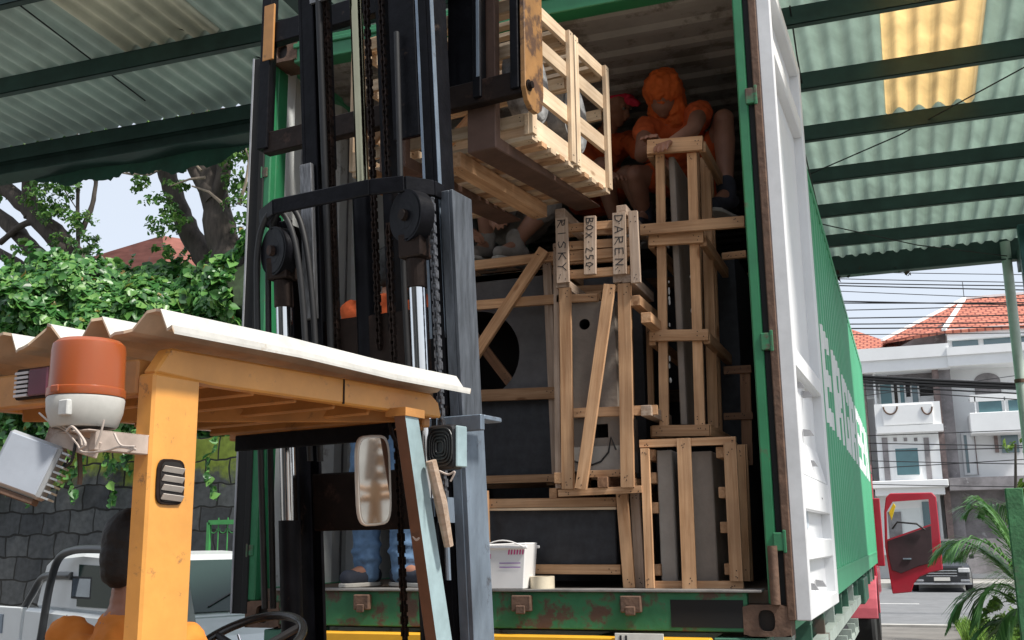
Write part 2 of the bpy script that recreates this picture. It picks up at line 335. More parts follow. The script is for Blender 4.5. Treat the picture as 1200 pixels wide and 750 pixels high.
# hanging tie wires
for (x1, y1, x2, y2, Y1, Y2) in ((905, 0, 960, 250, 2.2, 6.0), (1200, 75, 935, 185, 3.6, 5.2), (960, 262, 1180, 300, 6.2, 7.8), (925, 0, 940, 100, 2.2, 3.3)):
    p = at(x1, y1, Y=Y1); q = at(x2, y2, Y=Y2); p.z = min(p.z, RZ(Y1)-.02); q.z = min(q.z, RZ(Y2)-.02)
    mid = (p+q)/2-Vector((0, 0, .05)); off = Vector((0, 2, 0)); MB().tube([p-off, mid-off, q-off], .006, 6).build('cable', RUBBER, shed)
for (x1, y1, x2, y2, Y1, Y2) in ((15, 0, 170, 118, .5, 2.0), (120, 0, 305, 68, .8, 1.8)):
    p = at(x1, y1, Y=Y1); q = at(x2, y2, Y=Y2); off = Vector((0, 2, 0)); MB().tube([p-off, (p+q)/2-off, q-off], .006, 6).build('cable', RUBBER, shed)
# ragged shade tarp hanging under the left eave
TARP = mat('dark_green_tarp', (.012, .07, .045), .8, var=.3, scale=4, bump=.3)
n = 240; xs = np.linspace(-7.2, -1.35, n); drop = .27+.07*np.sin(xs*1.7)+.045*np.sin(xs*5.1+1)+.02*np.sin(xs*17)+.03*rng.rand(n)*(rng.rand(n) > .6)
top = np.stack([xs, np.full(n, 2.47), RZ(2.47)-.02+0*xs], 1); mid = np.stack([xs, 2.50+.03*np.sin(xs*6), RZ(2.47)-drop*.55], 1)
bot = np.stack([xs, 2.47+.04*np.sin(xs*6+.6), RZ(2.47)-drop], 1); V = np.concatenate([top, mid, bot]); a = np.arange(n-1)
F = np.concatenate([np.stack([a, a+1, a+n+1, a+n], 1), np.stack([a+n, a+n+1, a+2*n+1, a+2*n], 1)])
o = fast('hanging_tarp', V, F, TARP); sm = o.modifiers.new('s', 'SOLIDIFY'); sm.thickness = .004
tag(o, 'ragged dark green tarp hanging below the left roof eave', 'tarp')
# dry leaf litter stuck on right eave
# posts at the right edge
PG = mat('pale_green_pipe', (.42, .50, .44), .5, var=.15, scale=5, grime=.64, gcol=(.16, .2, .15))
PD = mat('dark_teal_post_paint', (.03, .10, .10), .5, var=.25, scale=6, grime=.62, gcol=(.10, .09, .07))
p = at(1178, 310, Y=7.95); q = at(1196, 520, Y=7.95)
pp = empty('shed_post', (p.x+.02, 7.95, 0), 0, 'pale green round pipe post holding the right end of the eave', 'post')
MB().tube([(0, 0, 0), (0, 0, p.z+.25)], .052, 16).build('pipe', PG, pp, smooth=True); MB().tube([(0, 0, 3.2), (0, 0, 3.24)], .062, 16).build('joint_ring', RUST, pp)
p = at(1194, 330, Y=7.0)
pp = empty('shed_post', (p.x+.10, 7.0, 0), 0, 'dark teal square steel post on the right with a sloping brace', 'post')
MB().box((-.06, -.06, 0), (.06, .06, RZ(7)-.1)).build('column', PD, pp, .004); MB().bar((0, 0, 3.9), (.35, 0, RZ(7)-.12), .06, .06).build('brace', PD, pp)
p = at(1192, 640, Y=6.0)
pp = empty('gate_post', (p.x+.02, 6.0, 0), 0, 'short mossy green post with flaking paint at the lower right edge', 'post')
z = at(1192, 572, Y=6.0).z
MB().box((-.07, -.05, 0), (.07, .05, z)).build('column', mat('flaking_green_paint', (.05, .16, .07), .7, var=.4, scale=9, grime=.56, gcol=(.10, .11, .08), bump=.4), pp, .006)
#======================================================================= container
CX, CL, CZ0, CZ1 = 2.438, 12.19, 1.25, 4.146; FLZ = 1.42
cont = empty('shipping_container', (CX/2, 0, CZ0), 0, 'tall green shipping container standing open on the trailer, loaded with wooden crates', 'container')
OFF = Vector((CX/2, 0, CZ0))
def cm(mb, name, m, bevel=0, smooth=False, parent=None):
    mb.v = [tuple(Vector(v)-OFF) for v in mb.v]; return mb.build(name, m, parent or cont, bevel, smooth)
PIT = .278
def prof(y):
    """outward offset of the side wall corrugation"""
    t = (y % PIT)/PIT
    return 0 if t < .26 else (t-.26)/.24*-.036 if t < .5 else -.036 if t < .76 else -.036+(t-.76)/.24*.036
def side_wall(xo, sgn, y0, y1, z0, z1, inner):
    ys = [y0]; k = math.ceil(y0/PIT)-1
    while k*PIT < y1:
        for t in (0, .26, .5, .76):
            if y0 < (k+t)*PIT < y1: ys.append((k+t)*PIT)
        k += 1
    ys.append(y1); m = MB(); V = []; n = len(ys)
    for y in ys: V += [(xo+sgn*prof(y), y, z0), (xo+sgn*prof(y), y, z1)]
    for y in ys: V += [(xo+sgn*(prof(y)-.003), y, z0), (xo+sgn*(prof(y)-.003), y, z1)]
    F = []; mi = []
    for i in range(n-1):
        F.append((2*i, 2*i+2, 2*i+3, 2*i+1)); F.append((2*n+2*i, 2*n+2*i+1, 2*n+2*i+3, 2*n+2*i+2))
    m.add(V, F); m.mi = [k % 2 for k in range(len(F))]; return m
for xo, sg in ((CX-.005, 1), (.005, -1)):
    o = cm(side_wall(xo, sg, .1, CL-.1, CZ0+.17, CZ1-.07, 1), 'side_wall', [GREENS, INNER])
cm(MB().box((.06, .05, CZ0+.12), (CX-.06, CL-.05, FLZ)), 'floor', mat('plywood_floor', (.12, .085, .06), .8, var=.3, scale=5))
# roof with transverse corrugations
m = MB(); V = []; F = []; k = 0; ys = []
y = .15
while y < CL-.15: ys += [(y, 0), (y+.10, 0), (y+.13, -.02), (y+.18, -.02)]; y += .209
for y, d in ys: V += [(.05, y, CZ1-.035+d), (CX-.05, y, CZ1-.035+d)]
for y, d in ys: V += [(.05, y, CZ1-.032+d), (CX-.05, y, CZ1-.032+d)]
n = len(ys)
for i in range(n-1): F += [(2*i, 2*i+1, 2*i+3, 2*i+2), (2*n+2*i, 2*n+2*i+2, 2*n+2*i+3, 2*n+2*i+1)]
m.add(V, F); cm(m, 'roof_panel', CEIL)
cm(MB().box((.05, CL-.08, CZ0+.1), (CX-.05, CL-.05, CZ1-.05)), 'end_wall', GREENS)
for x0 in (0, CX-.06): cm(MB().box((x0, .17, CZ1-.07), (x0+.06, CL-.17, CZ1-.004)), 'top_rail', GREENS)
for x0 in (.0, CX-.045): cm(MB().box((x0, .17, CZ0+.015), (x0+.045, CL-.17, CZ0+.17)).box((x0-.004, .17, CZ0+.155), (x0+.05, CL-.17, CZ0+.174)), 'bottom_rail', GREENS)
# rear frame: posts, header, sill, castings
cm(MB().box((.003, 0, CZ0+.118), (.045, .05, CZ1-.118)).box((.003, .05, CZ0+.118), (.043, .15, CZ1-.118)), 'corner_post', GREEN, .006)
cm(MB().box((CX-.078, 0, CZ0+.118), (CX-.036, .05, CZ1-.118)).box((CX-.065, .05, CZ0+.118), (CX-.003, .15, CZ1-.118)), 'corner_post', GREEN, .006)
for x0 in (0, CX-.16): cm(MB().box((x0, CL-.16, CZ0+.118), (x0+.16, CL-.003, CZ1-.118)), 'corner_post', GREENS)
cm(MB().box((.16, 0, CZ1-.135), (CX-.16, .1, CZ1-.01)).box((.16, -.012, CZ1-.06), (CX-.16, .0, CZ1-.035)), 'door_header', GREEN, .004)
cm(MB().box((.16, .0, CZ0+.015), (CX-.16, .09, FLZ-.006)), 'door_sill', GREENR, .004)
cm(MB().box((.16, -.02, FLZ-.006), (CX-.1, .12, FLZ+.004)), 'sill_plate', mat('worn_sill_steel', (.20, .19, .18), .6, .3, var=.35, scale=8, bump=.2), .002)
for x0, x1 in ((-.045, .0), (CX-.034, CX-.011)): cm(MB().box((x0, .012, CZ0+.118), (x1, .03, CZ1-.118)), 'gasket_and_gap_strip', GAP)  # left gasket; right strip paints the shade in the post gap
# forklift pocket, its deep shade painted as a black patch, and lock brackets
cm(MB().box((CX-.46, -.003, CZ0+.03), (CX-.175, .02, FLZ-.035)), 'dark_recess_patch', GAP)
for px, w in ((425, .075), (612, .085), (740, .085)):
    q = at(px, 712, Y=-.01); cm(MB().box((q.x-w/2, -.03, FLZ-.085), (q.x+w/2, .01, FLZ-.02)).box((q.x-w/4, -.038, FLZ-.095), (q.x+w/4, -.0305, FLZ-.06)), 'lock_bracket', RUST, .008)
for ix, x0 in enumerate((0, CX-.178)):
    for z0 in (CZ0, CZ1-.118):
        for y0 in (-.004, CL-.162):
            m = MB(); # casting with an oval hole in the face
            hx, hz = .032, .04; cx = x0+.089; cz = z0+.059; pts = []
            N = 24
            for k in range(N):
                a = 2*math.pi*k/N; pts.append((cx+hx*math.copysign(abs(math.cos(a))**.7, math.cos(a)), cz+hz*math.copysign(abs(math.sin(a))**.7, math.sin(a))))
            outr = []
            for k in range(N):
                a = 2*math.pi*k/N; c, s_ = math.cos(a), math.sin(a); t = min(.089/max(abs(c), 1e-6), .059/max(abs(s_), 1e-6)); outr.append((cx+c*t, cz+s_*t))
            V = [(x, y0, z) for x, z in outr]+[(x, y0, z) for x, z in pts]+[(x, y0+.03, z) for x, z in pts]
            F = [(k, (k+1)%N, N+(k+1)%N, N+k) for k in range(N)]+[(N+k, N+(k+1)%N, 2*N+(k+1)%N, 2*N+k) for k in range(N)]
            m.add(V, F); m.add([(x0, y0, z0), (x0+.178, y0, z0), (x0+.178, y0+.162, z0), (x0, y0+.162, z0), (x0, y0, z0+.118), (x0+.178, y0, z0+.118), (x0+.178, y0+.162, z0+.118), (x0, y0+.162, z0+.118)],
                  [(0, 3, 2, 1), (4, 5, 6, 7), (1, 2, 6, 5), (2, 3, 7, 6), (3, 0, 4, 7)])
            m.box((cx-.04, y0+.031, cz-.045), (cx+.04, y0+.035, cz+.045), 1)
            cm(m, 'corner_casting', [GREENR if y0 > 1 else RUST, NAIL])
# hinge lugs on the right post
for z in (CZ0+.32, 2.36, 3.42):
    cm(MB().box((CX-.045, -.008, z), (CX-.005, .03, z+.07)).tube([(CX-.002, -.002, z-.008), (CX-.002, -.002, z+.08)], .009), 'hinge', GREENR, .003)
    cm(MB().box((.005, -.006, z), (.03, .03, z+.05)).tube([(-.002, -.002, z-.006), (-.002, -.002, z+.056)], .008), 'hinge', GREENR, .003)
cm(MB().tube([(CX-.05, -.012, CZ0+.12), (CX-.05, -.012, CZ0+.34)], .019, 12), 'post_sleeve', RUST, smooth=True)
# doors folded right back along the sides
def door(side):
    """built as if on the right; side -1 mirrors it to the left"""
    d = bpy.data.objects.new('container_door', None); COL.objects.link(d); d.parent = cont
    def put(mb, name, m, bev=0):
        if side < 0: mb.v = [(CX-x, y, z) for x, y, z in mb.v]
        return cm(mb, name, m, bev, parent=d)
    x0, x1 = CX+.020, CX+.080; z0, z1 = CZ0+.06, CZ1-.07; y0, y1 = .0, 1.19
    zs = [z0, z0+.30, z0+.44, 2.30, 2.42, 3.46, 3.56, z1]
    f = MB()
    f.box((x0, y0+.02, z0), (x1, y0+.048, z1)).box((x0, y1-.08, z0), (x1, y1, z1))
    f.box((x0, y0+.048, z0), (x1, y1-.08, z0+.06)).box((x0, y0+.048, z1-.07), (x1, y1-.08, z1))
    for a in (z0+.22, 2.30, 3.66): f.box((x0, y0+.048, a), (x1-.004, y1-.08, a+.085))
    put(f, 'door_frame', DOORW, .006)
    put(MB().box((x0, y0+.045, z0+.05), (x0+.012, y1-.07, z1-.05)), 'door_skin', DOORW)
    # sloped stiffener and shelf in the lowest bay
    put(MB().prism([(0, 0), (.035, 0), (.0, .16)], y1-.20-y0, (x0+.016, y0+.10, z0+.56), (1, 0, 0), (0, 0, 1), (0, 1, 0)).box((x0+.016, y0+.10, z0+.42), (x1-.004, y1-.08, z0+.556)), 'stiffener', DOORW, .003)
    cl = MB()
    for cz_ in (2.25, 2.19, 2.12):
        pass
    for yy, zz in ((.30, 2.24), (.62, 2.24), (.55, 2.06), (.62, 1.93), (.75, 1.79), (.30, z0+.10), (.62, z0+.10)):
        put(MB().prism([(0, 0), (.045, 0), (.03, .025), (0, .03)], .02, (x0+.016, yy, zz), (1, 0, 0), (0, 0, 1), (0, 1, 0)), 'lashing_lug', mat('grey_steel', (.30, .30, .31), .5, .3))
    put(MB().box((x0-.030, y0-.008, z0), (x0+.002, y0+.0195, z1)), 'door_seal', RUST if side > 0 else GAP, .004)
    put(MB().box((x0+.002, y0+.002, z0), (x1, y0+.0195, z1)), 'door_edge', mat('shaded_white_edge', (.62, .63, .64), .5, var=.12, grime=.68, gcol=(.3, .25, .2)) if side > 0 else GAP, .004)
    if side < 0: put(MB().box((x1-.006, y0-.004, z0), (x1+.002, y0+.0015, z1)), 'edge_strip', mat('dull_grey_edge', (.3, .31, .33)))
    put(MB().box((x0+.0175, .36, 1.66), (x0+.0185, .50, 1.75)), 'door_label', mat('pale_sticker', (.50, .56, .62), .4, var=.15, scale=40))
    # lock rods on the outer face, hidden side
    for yy in (.35, .85): put(MB().tube([(x0-.018, yy, z0-.02), (x0-.018, yy, z1+.02)], .015), 'lock_rod', STEELG)
    return d
dr = door(1); dr.matrix_basis = Matrix.Translation(Vector((CX+.02, 0, 0))-OFF) @ Matrix.Rotation(math.radians(-1.4), 4, 'Z') @ Matrix.Translation(OFF-Vector((CX+.02, 0, 0))); tag(dr, 'right-hand door swung fully back, pale grey inner face')
dl = door(-1); tag(dl, 'left-hand door swung fully back, seen edge on')
# lettering painted on the corrugated side
def iv(ch, u):
    """z-intervals (0..1) covered at u in 0..1"""
    st = .30; b = .19
    if ch == 'E': return [(0, 1)] if u < st else ([(0, b), (.41, .59), (.81, 1)] if u < .92 else [])
    if ch == 'V':
        c = abs(u-.5)*2; lo = max(0, c-.42)/.58*1; return [(max(0, (c-.5))*2*.98, min(1, c*1.7+.0+.32))] if c > .3 else [(0, c*1.7+.32)]
    if ch == 'R':
        if u < st: return [(0, 1)]
        if u > .95: return [(0, .12), (.55, .9)]
        if u < .62: return [(.42, .60), (.81, 1)] if u < .45 else [(.30, .60), (.81, 1)]
        return [(0, .40), (.46, .97)]
    if ch == 'G':
        if u < .12: return [(.12, .88)]
        if u < st: return [(0, 1)]
        if u < .55: return [(0, b), (.81, 1)]
        if u < .92: return [(0, .52), (.72, 1)] if u > .66 else [(0, b), (.34, .52), (.81, 1)]
        return []
    if ch == 'N':
        if u < st-.04 or u > .74: return [(0, 1)]
        t = (u-.26)/.48; c = 1-t; return [(max(0, c-.32), min(1, c+.32))]
    return []
y = .62; wl_ = 1.10; zb, zt = 2.40, 3.10
LWM = mat('white_container_paint', (.74, .77, .78), .5, var=.06, scale=4, grime=.72, gcol=(.4, .5, .45))
for ch in 'EVERGREEN':
    N = 46; tx = MB()
    for k in range(N):
        ya, yb = y+wl_*k/N, y+wl_*(k+1)/N
        for a, b in iv(ch, (k+.5)/N):
            xa, xb = CX-.005+prof(ya)+.003, CX-.005+prof(yb)+.003
            tx.add([(xa, ya, zb+(zt-zb)*a), (xb, yb, zb+(zt-zb)*a), (xb, yb, zb+(zt-zb)*b), (xa, ya, zb+(zt-zb)*b)], [(0, 1, 2, 3)])
    y += wl_+.16; cm(tx, 'letter', LWM)
#======================================================================= PART B: cargo
def plank(parent, p, q, w, t, m=WOOD, up=(0, 1, 0), name='plank', root=None, nails=True, label=None):
    """p,q world points; object origin at the middle with local x along the length so that grain follows it"""
    p = Vector(p); q = Vector(q); d = (q-p); Ln = d.length; d.normalize(); u = Vector(up); u = (u-d*u.dot(d)).normalized(); r = d.cross(u)
    mb = MB(); j = .0015; mb.box((-Ln/2, -t/2, -w/2), (Ln/2, t/2, w/2))
    if nails:
        for e in (-1, 1):
            for k in range(3):
                x = e*(Ln/2-random.uniform(.012, .05)); z = random.uniform(-.3, .3)*w
                for sd_ in (-1, 1): mb.lathe([(.0028, 0), (.0028, .0012)], (x, sd_*t/2, z), (0, sd_, 0), 6, 1)
    o = mb.build(name, [m, NAIL], parent, .0018)
    M = Matrix(((d.x, u.x, r.x), (d.y, u.y, r.y), (d.z, u.z, r.z))).to_4x4(); M.translation = (p+q)/2
    if parent: M = parent.matrix_world.inverted() @ M if False else Matrix.Translation(-parent.location) @ M
    o.matrix_parent_inverse = Matrix.Identity(4); o.matrix_basis = M
    if label: o['label'] = label
    return o
def pxw(w, x, y, Y): return w*(Y-CAM[1])/ray(x, y)[1]/FPX
def pp_(root, x1, y1, x2, y2, w, Y, t=.022, m=WOOD, dy=0, **k):
    wm = pxw(w, (x1+x2)/2, (y1+y2)/2, Y)
    p = at(x1, y1, Y=Y); q = at(x2, y2, Y=Y); p.y += dy+t/2; q.y += dy+t/2
    return plank(root, p, q, wm, t, m, **k)
def along(root, x, y, Y, ln, w=.035, h=.045, m=WOOD, **k):
    p = at(x, y, Y=Y); return plank(root, p, p+Vector((0, ln, 0)), w, h, m, up=(0, 0, 1), nails=False, **k)
def slab(name, x1, y1, x2, y2, Y, th, m, label, cat='stone slab', dz=0, tilt=0, holes=None, group=None):
    """stone block whose front face spans two pixels on plane Y"""
    a = at(x1, y1, Y=Y); b = at(x2, y2, Y=Y); xa, xb = min(a.x, b.x), max(a.x, b.x); za, zb_ = min(a.z, b.z), max(a.z, b.z)
    c = Vector(((xa+xb)/2, Y, za)); mb = MB().box((xa-c.x, 0, 0), (xb-c.x, th, zb_-za)); o = mb.build(name, m, None, .004); o.location = c
    return tag(o, label, cat, group)
# --- C1: open framed crate at lower right
Y = .10; p = at(811, 690, Y=Y)
c1 = empty('wooden_crate', (p.x, Y, FLZ), 0, 'open slatted crate standing upright at the right end of the container sill', 'crate')
for x1, y1, x2, y2, w, dy in ((749, 520, 862, 516, 9, 0), (756.5, 686, 871, 686, 10, .0)): pp_(c1, x1, y1, x2, y2, w, Y, dy=dy)
for x1, y1, x2, y2, w in ((756.5, 526, 763, 689, 10), (802, 514, 809, 690, 16), (856, 519, 864, 681, 15)): pp_(c1, x1, y1, x2, y2, w, Y, dy=-.024)
for x, y in ((762, 533), (844, 530), (766, 595), (847, 577), (849, 618), (769, 668), (854, 667), (764, 560)): along(c1, x, y, Y+.024, .55)
for x1, y1, x2, y2, w in ((756.5, 526, 763, 689, 12), (856, 519, 864, 681, 15)): pp_(c1, x1, y1, x2, y2, w, Y+.58)
for x1, y1, x2, y2, w in ((749, 520, 862, 516, 9), (756, 686, 871, 686, 10)): pp_(c1, x1, y1, x2, y2, w, Y+.58)
pp_(c1, 866, 521, 872, 681, 14, Y+.20); pp_(c1, 869, 521, 876, 681, 13, Y+.42)
slab('stone_slab', 769, 528, 794, 686, Y+.05, .48, STONEL, 'pale grey stone slab inside the lower right crate, left of its centre board')
slab('stone_slab', 795, 530, 842, 686, Y+.055, .46, STONE, 'brownish grey stone slab inside the lower right crate, right of its centre board')
# --- tall narrow crate
Y = .26; p = at(795, 512, Y=Y)
c2 = empty('wooden_crate', (p.x, Y, p.z), 0, 'tall narrow crate round an upright slab, standing on the lower right crate', 'crate')
for x1, y1, x2, y2, w in ((773, 181, 778, 500, 10.5), (810.5, 179, 820, 500, 11.5)): pp_(c2, x1, y1, x2, y2, w, Y)
for x1, y1, x2, y2, w in ((758, 172, 823, 167, 17), (760, 281, 824, 277, 14), (761, 393, 830, 392, 13), (764, 505, 831, 504, 13)): pp_(c2, x1, y1, x2, y2, w, Y-.024, t=.024)
for x, y in ((762, 178), (823, 172), (763, 284), (824, 282), (764, 398), (828, 396), (766, 506), (829, 504)): along(c2, x, y, Y, .62, .03, .05)
for x1, y1, x2, y2, w in ((773, 181, 778, 500, 10), (814, 179, 822, 500, 11)): pp_(c2, x1, y1, x2, y2, w, Y+.62)
for x1, y1, x2, y2, w in ((826, 184, 836, 505, 12),): pp_(c2, x1, y1, x2, y2, w, Y+.25); pp_(c2, x1+3, y1+4, x2+4, y2, w, Y+.45)
slab('stone_slab', 783, 184, 805, 498, Y+.03, .55, STONE, 'tall grey brown stone slab upright inside the narrow crate')
sp = MB()
for k in range(16):                         # packing foam squeezed beside the slab
    yy = random.uniform(200, 495); side = random.choice((781, 807)); q = at(side+(yy-200)*.018+random.uniform(-1, 1), yy, Y=Y+.05); sp.sph(q, random.uniform(.003, .007), 6, 0, (.8, 1, random.uniform(1, 3)))
o = sp.build('packing_foam', mat('dirty_white_foam', (.5, .48, .45), .9), None); tag(o, 'crumbs of white packing foam along the upright slab', 'packing', kind='stuff')
# --- horizontal boards bracing to the right post
t_ = empty('bracing_frame', at(845, 500, Y=.5), 0, 'bracing boards fixed behind the tall crate against the right post', 'bracing')
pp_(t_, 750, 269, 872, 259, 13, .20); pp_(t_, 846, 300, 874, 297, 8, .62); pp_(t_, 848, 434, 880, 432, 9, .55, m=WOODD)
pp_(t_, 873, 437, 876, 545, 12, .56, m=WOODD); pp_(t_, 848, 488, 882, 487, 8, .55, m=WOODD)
# --- low crate with black stone
Y = .16; p = at(648, 690, Y=Y)
c3 = empty('wooden_crate', (p.x, Y, FLZ), 0, 'low wide crate round a black slab, standing on the sill beside the white bucket', 'crate')
pp_(c3, 571, 590, 722, 588, 10.5, Y); pp_(c3, 573, 597, 722, 595.5, 3, Y+.005, m=WOODP, nails=False)
pp_(c3, 619, 667, 727, 667.5, 11, Y)
pp_(c3, 571, 667, 619, 667, 11, Y)
pp_(c3, 727.5, 570, 737, 689, 13.5, Y-.025, t=.024); pp_(c3, 743, 571, 750, 689, 11, Y+.03, m=WOODG); pp_(c3, 568, 575, 571, 690, 6.5, Y-.02)
for x, y in ((731, 576), (739, 684), (648, 578), (571, 685)): along(c3, x, y, Y+.02, .6)
for x1, y1, x2, y2, w in ((571, 590, 722, 588, 10.5), (573, 667, 727, 667.5, 11)): pp_(c3, x1, y1, x2, y2, w, Y+.6)
slab('stone_slab', 573, 598, 723, 662, Y+.04, .5, STONEK, 'black stone slab with pale dust, lying in the low wide crate')
# --- centre crate with lettering
Y = .06; p = at(694, 573, Y=Y)
c4 = empty('wooden_crate', (p.x, Y, p.z), 0, 'tall crate marked by hand with black marker, standing on the low wide crate', 'crate')
Yb = Y-.03
LB = [(657.5, 255, 659.5, 331, 14.5, 'RISKY'), (691, 253, 691, 321, 14, 'BOX.250'), (725, 249, 726, 321, 15.5, 'DAREN')]
pl_l = [pp_(c4, x1, y1, x2, y2, w, Yb, t=.02, m=WOODG, name='marked_board') for x1, y1, x2, y2, w, s in LB]
pp_(c4, 741, 247, 745, 331, 11, Yb+.01, m=WOODG)
for x1, y1, x2, y2, w in ((664, 267, 738, 261, 9.5), (664, 288, 738, 283, 10), (662, 301, 738, 294, 11), (660, 322, 738, 316, 10)): pp_(c4, x1, y1, x2, y2, w, Y-.005)
for x1, y1, x2, y2 in ((664, 272, 735, 268), (664, 292, 735, 289), (662, 305, 735, 300)): pp_(c4, x1, y1, x2, y2, 10, Y+.30)
pp_(c4, 651, 285, 654, 572, 6.5, Y+.03, m=WOODG)
pp_(c4, 661.5, 337, 665, 573, 14, Y); pp_(c4, 731, 332, 735, 571, 15.5, Y); pp_(c4, 714, 333, 680, 573, 13.5, Y-.024, m=WOOD)
pp_(c4, 668, 484, 770, 480, 11, Y+.03); pp_(c4, 686, 555.5, 730, 554, 8, Y+.03); pp_(c4, 652, 350, 700, 348, 9, Y+.03); pp_(c4, 674, 366, 700, 364, 8, Y+.1)
pp_(c4, 654, 578, 752, 573, 8, Y+.01)
for x, y, m_ in ((657, 331, WOODG), (724, 325, WOODG), (735, 325, WOODG), (706, 565, WOODD), (744, 352, WOOD), (757, 372, WOOD), (757, 481, WOODG), (656, 250, WOODG), (728, 246, WOODG), (655, 560, WOOD), (735, 566, WOOD)):
    along(c4, x, y, Y+.002, .42, .045, .045, m_)
pp_(c4, 760, 380, 763, 482, 7, Y+.36); pp_(c4, 661.5, 337, 665, 573, 13, Y+.4); pp_(c4, 733, 332, 739, 571, 13, Y+.4)
for x1, y1, x2, y2, w in ((660, 340, 745, 336, 9), (660, 560, 745, 556, 9)): pp_(c4, x1, y1, x2, y2, w, Y+.42)
# stone basin block with round and square holes
def block_with_holes(name, x1, y1, x2, y2, Y, th, m, holes, label, cat):
    a = at(x1, y1, Y=Y); b = at(x2, y2, Y=Y); xa, xb, za, zb_ = min(a.x, b.x), max(a.x, b.x), min(a.z, b.z), max(a.z, b.z)
    o = MB().box((xa, Y, za), (xb, Y+th, zb_)).build(name, [m, GAP], None)
    for hx, hy, r, sq in holes:
        q = at(hx, hy, Y=Y); rr_ = r*pxw(1, hx, hy, Y); c = MB()
        if sq: c.box((q.x-rr_, Y-.05, q.z-rr_), (q.x+rr_, Y+.09, q.z+rr_))
        else: c.tube([(q.x, Y-.05, q.z), (q.x, Y+min(.28, th*.9), q.z)], rr_, 40)
        k = c.build('cutter', GAP); bo = o.modifiers.new('b', 'BOOLEAN'); bo.object = k; bo.operation = 'DIFFERENCE'; bo.solver = 'EXACT'
        dg = bpy.context.evaluated_depsgraph_get(); dg.update(); me = bpy.data.meshes.new_from_object(o.evaluated_get(dg)); o.modifiers.clear(); o.data = me; bpy.data.objects.remove(k)
    me = o.data; c0 = Vector(((xa+xb)/2, Y, za)); me.transform(Matrix.Translation(-c0)); o.location = c0; me.name = name
    return tag(o, label, cat)
block_with_holes('stone_basin', 669, 356, 724, 480, Y+.06, .3, STONE, [(685, 380, 6.5, 0)], 'grey stone block with a small round drain hole in the marked crate', 'stone block')
block_with_holes('stone_basin', 668, 487, 729, 524, Y+.06, .3, STONE, [(705, 505, 8, 1)], 'grey stone block with a square black recess low in the marked crate', 'stone block')
block_with_holes('stone_basin', 668, 524.5, 729, 550, Y+.05, .3, STONEL, [], 'paler stone block at the bottom of the marked crate, tied with a black strap', 'stone block')
pts = [at(x, y, Y=Y+.047) for x, y in ((672, 540), (690, 546), (704, 541), (713, 530), (716, 512), (722, 527))]
tag(MB().tube(pts, .004, 6).build('strap', RUBBER), 'thin black strap across the pale stone block', 'strap')
# hand-written marker letters (stroke font, x right 0..1, y up 0..1)
SF = {'R': [[(0, 0), (.05, 1)], [(.0, 1), (.6, .92), (.62, .6), (.05, .5), (.8, -.05)]], 'I': [[(.3, 0), (.3, 1)]],
      'S': [[(.75, .9), (.3, 1), (.05, .75), (.6, .45), (.65, .15), (.2, 0), (0, .1)]], 'K': [[(.05, 0), (.1, 1)], [(.8, 1), (.1, .5), (.8, 0)]],
      'Y': [[(0, 1), (.4, .5), (.85, 1)], [(.4, .5), (.3, -.1)]], 'B': [[(0, 0), (.05, 1), (.6, .9), (.55, .6), (.05, .5), (.7, .4), (.7, .1), (0, 0)]],
      'O': [[(.35, 1), (.05, .7), (.05, .25), (.35, 0), (.7, .3), (.65, .8), (.35, 1)]], 'X': [[(0, 0), (.75, .8)], [(0, .85), (.75, -.05)]],
      '.': [[(.25, .35), (.35, .38)]], '2': [[(.05, .8), (.35, 1), (.65, .75), (.1, .05), (.8, 0)]],
      '5': [[(.75, 1), (.15, 1), (.1, .55), (.6, .5), (.65, .15), (.1, 0)]], '0': [[(.35, 1), (.05, .6), (.1, .1), (.45, 0), (.7, .5), (.35, 1)]],
      'D': [[(.05, 0), (.05, 1), (.5, .9), (.75, .5), (.5, .08), (.0, 0)]], 'A': [[(0, 0), (.4, 1), (.75, 0)], [(.12, .35), (.65, .35)]],
      'E': [[(.7, 1), (.05, 1), (.05, 0), (.75, 0)], [(.05, .5), (.6, .52)]], 'N': [[(.0, 0), (.05, 1), (.65, .05), (.7, 1)]]}
def marker(parent_root, board, text, x1, y1, x2, y2, wpx, Yf, hfrac=.62):
    """text runs down the board, tops of the letters to the right"""
    p = at(x1, y1, Y=Yf); q = at(x2, y2, Y=Yf); Ln = (q-p).length; hh = pxw(wpx, x1, y1, Yf)*hfrac; n_ = len(text); adv = Ln*.93/n_; mb = MB(); dn = (q-p).normalized(); rt = Vector((-dn.z, 0, dn.x)); rt = -rt if rt.x < 0 else rt
    for i, ch in enumerate(text):
        for st in SF[ch]:
            pts = [p+dn*(Ln*.03+adv*(i+.08+u*.80))+rt*((v-.5)*hh+random.uniform(-.0008, .0008)) for u, v in st]
            pts = [Vector((a.x, Yf-.0008, a.z)) for a in pts]; w = .0042
            for a, b in zip(pts[:-1], pts[1:]):
                d = (b-a).normalized(); r = Vector((d.z, 0, -d.x))*w/2; a2 = a-d*w*.4; b2 = b+d*w*.4
                mb.add([a2-r, b2-r, b2+r, a2+r], [(0, 1, 2, 3)])
    M = board.matrix_basis; inv = (Matrix.Translation(parent_root.location) @ M).inverted(); mb.v = [tuple(inv @ Vector(v)) for v in mb.v]
    mb.build('handwriting', INK, board)
for b_, (x1, y1, x2, y2, w, s) in zip(pl_l, LB): marker(c4, b_, s, x1, y1, x2, y2-(8 if s == 'RISKY' else 3), w, Yb)
